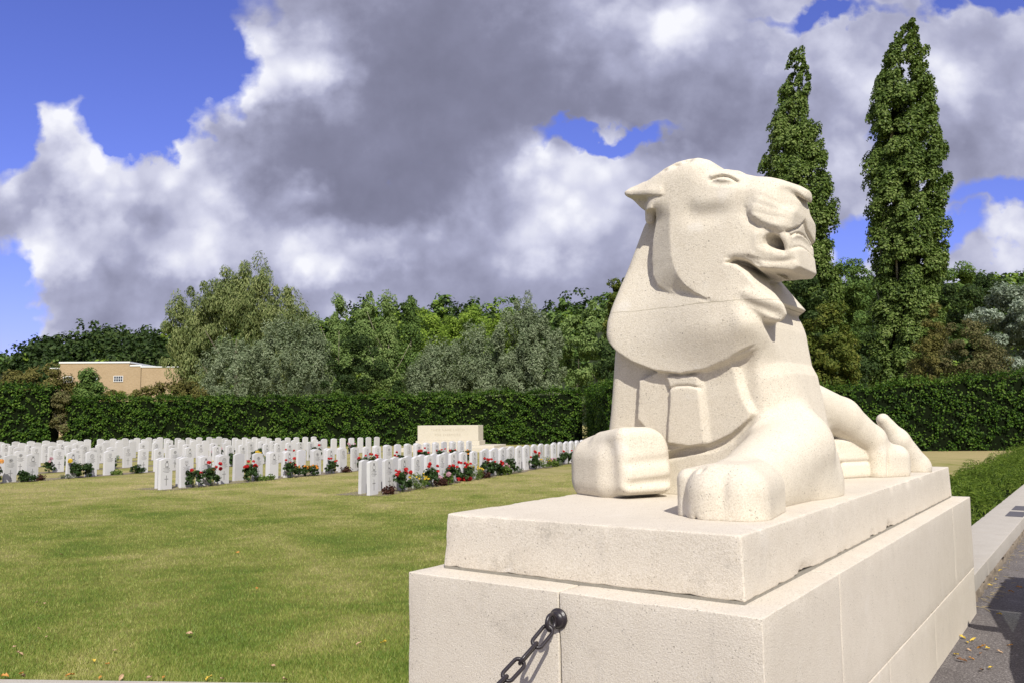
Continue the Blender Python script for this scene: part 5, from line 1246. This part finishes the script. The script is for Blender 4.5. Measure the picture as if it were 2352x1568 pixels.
tag(obj('grass', mesh_np('grass', Vg, Fg, [M['blade']])), 'short mown grass blades of the near lawn', 'grass', kind='stuff')

# ---------------------------------------------------------------- fallen leaves
def fallen(seed, col):
    rg = np.random.default_rng(seed); bm = bmesh.new(); L_, w_ = .022, .0105; k = 7; rows = []
    for i in range(k):
        t = i/(k-1); hw = w_*math.sin(math.pi*min(.98, max(.02, t)))**.8; zc = .004+.010*math.sin(t*2.2+seed)+.006*t
        rows.append([bm.verts.new((L_*(t-.5)*2, -hw, zc+.006)), bm.verts.new((L_*(t-.5)*2, 0, zc)), bm.verts.new((L_*(t-.5)*2, hw, zc+.009*rg.uniform(.2, 1.4)))])
    for A_, B2 in zip(rows, rows[1:]):
        for j in range(2): bm.faces.new((A_[j], B2[j], B2[j+1], A_[j+1]))
    return bm_mesh('fallen_leaf', bm, [M[col]])
M['leafy'] = flat_mat('yellow_leaf', (.60, .43, .06), .6, .25, 90); M['leafo'] = flat_mat('orange_leaf', (.50, .24, .05), .6, .3, 90); M['leafb'] = flat_mat('brown_leaf', (.17, .085, .04), .7, .3, 90); M['leafp'] = flat_mat('pale_leaf', (.48, .33, .20), .7, .25, 90); M['straw'] = flat_mat('straw', (.45, .36, .18), .8, .2, 40)
FL = {k: [fallen(s_, k) for s_ in (1, 2)] for k in ('leafy', 'leafo', 'leafb', 'leafp')}
word = {'leafy': 'yellow', 'leafo': 'orange', 'leafb': 'brown', 'leafp': 'pale brown'}
K_ = lambda x, y: (2124.6+x*.28602, 1119.7+y*.28602)
lrg = np.random.default_rng(41)
for (x, y, c_, s_) in [(300, 1205, 'leafy', 1.2), (385, 1225, 'leafy', 1.1), (338, 1245, 'leafy', .9), (455, 1285, 'leafo', 1.3), (495, 1298, 'leafy', 1.0), (250, 1345, 'leafy', 1.2), (372, 1375, 'leafo', .9), (300, 1393, 'leafb', 1.4), (460, 1470, 'leafb', 1.2), (525, 1455, 'leafy', .9), (600, 1025, 'leafy', 1.1), (690, 845, 'leafo', 1.2), (760, 802, 'leafo', 1.2), (682, 1268, 'leafo', .9), (610, 672, 'leafy', 1.1), (450, 1340, 'leafb', .8), (355, 1305, 'leafp', .8), (600, 1320, 'leafp', .9), (570, 745, 'leafy', 1.0), (520, 790, 'leafy', 1.0)]:
    q = onz(*K_(x, y), .004); m_ = FL[c_][int(lrg.integers(0, 2))]
    o = obj('fallen_leaf', m_, None, (q[0], q[1], .003), (lrg.normal(0, .2), lrg.normal(0, .2), lrg.uniform(0, 6.28)), label=f'{word[c_]} fallen leaf lying on the dark tarmac beside the plinth', cat='leaf', group=f'{word[c_]} leaves on the tarmac'); o.scale = (s_,)*3
B_2 = lambda x, y: (x*.41504, 1435.5+y*.41504)
for (x, y, c_, s_) in [(120, 275, 'leafo', 1.4), (105, 163, 'leafp', 1.4), (515, 205, 'leafy', 1.4), (597, 218, 'leafo', .9), (1053, 55, 'leafp', 1.5), (260, 68, 'leafp', 1.0), (75, 127, 'leafp', .9), (1515, 232, 'leafp', 1.0), (1165, 305, 'leafy', 1.4), (665, 296, 'leafp', 1.3), (385, 292, 'leafo', 1.4), (30, 298, 'leafo', 1.5), (2127, 97, 'leafy', 1.0), (1570, 314, 'leafp', 1.3), (215, 22, 'leafp', .8), (640, 145, 'leafp', .8), (1235, 312, 'leafp', 1.3), (820, 305, 'leafp', 1.3), (905, 300, 'leafo', 1.0), (555, 296, 'leafo', 1.0), (130, 292, 'leafp', 1.2), (1990, 110, 'leafp', 1.1)]:
    q = onz(*B_2(x, y), LAWN+.02); m_ = FL[c_][int(lrg.integers(0, 2))]
    o = obj('fallen_leaf', m_, None, (q[0], q[1], LAWN+.022), (lrg.normal(0, .3), lrg.normal(0, .3), lrg.uniform(0, 6.28)), label=f'{word[c_]} fallen leaf lying on the near lawn', cat='leaf', group=f'{word[c_]} leaves on the lawn'); o.scale = (s_,)*3
for (u, v, c_) in [(545, 1270, 'leafo'), (590, 1355, 'leafo'), (105, 1390, 'leafp'), (85, 1388, 'leafp'), (880, 1478, 'leafy'), (140, 1275, 'leafp')]:
    q = onz(u, v, LAWN+.02); m_ = FL[c_][int(lrg.integers(0, 2))]
    o = obj('fallen_leaf', m_, None, (q[0], q[1], LAWN+.025), (lrg.normal(0, .3), lrg.normal(0, .3), lrg.uniform(0, 6.28)), label=f'{word[c_]} fallen leaf lying on the lawn farther out', cat='leaf', group=f'{word[c_]} leaves farther out on the lawn'); o.scale = (1.3,)*3
# dry grass stalks swept against the footing
rg = np.random.default_rng(8); bm = bmesh.new()
for k in range(60):
    y = rg.uniform(5.3, 10.5); x = rg.exponential(.10)-.03; q = rg.uniform(0, 6.28); L_ = rg.uniform(.03, .14); p0 = W(x, y, .006)
    add_tube(bm, [p0, (p0[0]+L_*math.cos(q), p0[1]+L_*math.sin(q), .010)], .0022, 4)
tag(obj('straw', bm_mesh('straw', bm, [M['straw']])), 'dry grass stalks swept along the foot of the coping wall', 'straw', kind='stuff')
# ---------------------------------------------------------------- parked car beside the plinth (its shadow reaches the tarmac in view)
M['paint'] = flat_mat('car_paint', (.10, .11, .125), .25, .05, 3, 0, .6, .5); M['rubber'] = flat_mat('tyre_rubber', (.02, .02, .02), .85, .2, 20); M['alloy'] = flat_mat('wheel_alloy', (.45, .45, .46), .35, .05, 9, 0, .8); M['lamp'] = flat_mat('lamp_glass', (.6, .6, .6), .1, .05, 9); M['trim'] = flat_mat('black_trim', (.03, .03, .03), .6, .1, 9)
T = NT('car_glass'); M['glass'] = T.out(T.n('ShaderNodeMixShader', {0: .25, 1: T.n('ShaderNodeBsdfTransparent', {'Color': (.62, .68, .66, 1)}).outputs[0], 2: T.n('ShaderNodeBsdfGlossy', {'Roughness': .03}).outputs[0]}).outputs[0])
car = empty('parked_car', W(1.90, 4.28, 0), th, label='small dark grey hatchback parked on the road alongside the plinth', cat='car')
def prism(prof, x0, x1, mat, nm, par, bev=.03):
    bm = bmesh.new(); A = [bm.verts.new((x0, y, z)) for y, z in prof]; B = [bm.verts.new((x1, y, z)) for y, z in prof]
    bm.faces.new(A); bm.faces.new(B[::-1])
    for k in range(len(prof)): j = (k+1) % len(prof); bm.faces.new((A[k], B[k], B[j], A[j]))
    bmesh.ops.recalc_face_normals(bm, faces=bm.faces[:])
    if bev: bmesh.ops.bevel(bm, geom=bm.edges[:], offset=bev, segments=2, affect='EDGES')
    return obj(nm, bm_mesh(nm, bm, [M[mat]], True), par)
def arch(yc): return [(yc-.36*math.cos(q), .30+.36*math.sin(q)) for q in np.linspace(.05, math.pi-.05, 9)]
body_prof = [(-1.95, .28)]+arch(-1.22)+arch(1.22)+[(1.93, .28), (1.98, .50), (1.95, .82), (1.86, 1.0), (-.62, .98), (-1.35, .90), (-1.80, .78), (-1.97, .58)]
prism(body_prof, -.86, .86, 'paint', 'body', car, .035)
bm = bmesh.new(); rl = .70
for s_ in (-1, 1):
    add_tube(bm, [(s_*.82, -.68, .98), (s_*rl, .02, 1.42)], .035, 8); add_tube(bm, [(s_*.80, .62, .98), (s_*rl, .62, 1.44)], .045, 8); add_tube(bm, [(s_*.80, 1.45, .98), (s_*rl, 1.32, 1.44)], .07, 8); add_tube(bm, [(s_*.80, 1.86, .98), (s_*rl, 1.72, 1.40)], .06, 8)
add_box(bm, (0, .82, 1.445), (rl+.03, .78, .03), 0, .02); add_box(bm, (0, 1.66, 1.425), (rl, .10, .025), 0, .02)
obj('roof_frame', bm_mesh('roof_frame', bm, [M['paint']], True), car)
def quad(nm, pts):
    me = bpy.data.meshes.new(nm); me.from_pydata(pts, [], [(0, 1, 2, 3)]); me.materials.append(M['glass']); obj(nm, me, car)
quad('windscreen', [(-.80, -.66, .985), (.80, -.66, .985), (.68, .0, 1.41), (-.68, .0, 1.41)]); quad('rear_window', [(-.78, 1.87, 1.01), (.78, 1.87, 1.01), (.66, 1.73, 1.39), (-.66, 1.73, 1.39)])
for s_ in (-1, 1):
    quad('side_window', [(s_*.82, -.60, .985), (s_*.81, .58, .985), (s_*.71, .58, 1.41), (s_*.71, .05, 1.41)]); quad('side_window', [(s_*.81, .66, .985), (s_*.81, 1.40, .985), (s_*.71, 1.28, 1.41), (s_*.71, .66, 1.41)])
    bm = bmesh.new(); add_box(bm, (s_*.98, -.40, 1.02), (.11, .05, .07), 0, .03); add_tube(bm, [(s_*.84, -.42, .97), (s_*.95, -.40, 1.0)], .02, 6); obj('wing_mirror', bm_mesh('wing_mirror', bm, [M['trim']], True), car)
    bm = bmesh.new(); add_box(bm, (s_*.62, -1.86, .70), (.16, .08, .06), s_*.25, .03); obj('headlight', bm_mesh('headlight', bm, [M['lamp']], True), car)
    for yc in (-1.22, 1.22):
        w_ = empty('wheel', (s_*.76, yc, .30)); w_.parent = car
        bm = bmesh.new(); add_lathe(bm, [(.20, -.09), (.28, -.09), (.30, -.06), (.30, .06), (.28, .09), (.20, .09)], 28, 'Y'); bmesh.ops.rotate(bm, verts=bm.verts, cent=(0, 0, 0), matrix=Matrix.Rotation(math.pi/2, 3, 'Z')); obj('tyre', bm_mesh('tyre', bm, [M['rubber']], True), w_)
        bm = bmesh.new(); add_lathe(bm, [(.05, -.07), (.195, -.095), (.195, .095), (.05, .07)], 20, 'Y'); bmesh.ops.rotate(bm, verts=bm.verts, cent=(0, 0, 0), matrix=Matrix.Rotation(math.pi/2, 3, 'Z')); obj('rim', bm_mesh('rim', bm, [M['alloy']], True), w_)
for yc, sg in ((.25, 1), (1.05, 1)):
    for s_ in (-1, 1):
        bm = bmesh.new(); add_box(bm, (s_*.36, yc, .62), (.24, .22, .12), 0, .05); add_box(bm, (s_*.36, yc+.22, .92), (.22, .06, .26), 0, .04); obj('seat', bm_mesh('seat', bm, [M['trim']], True), car)
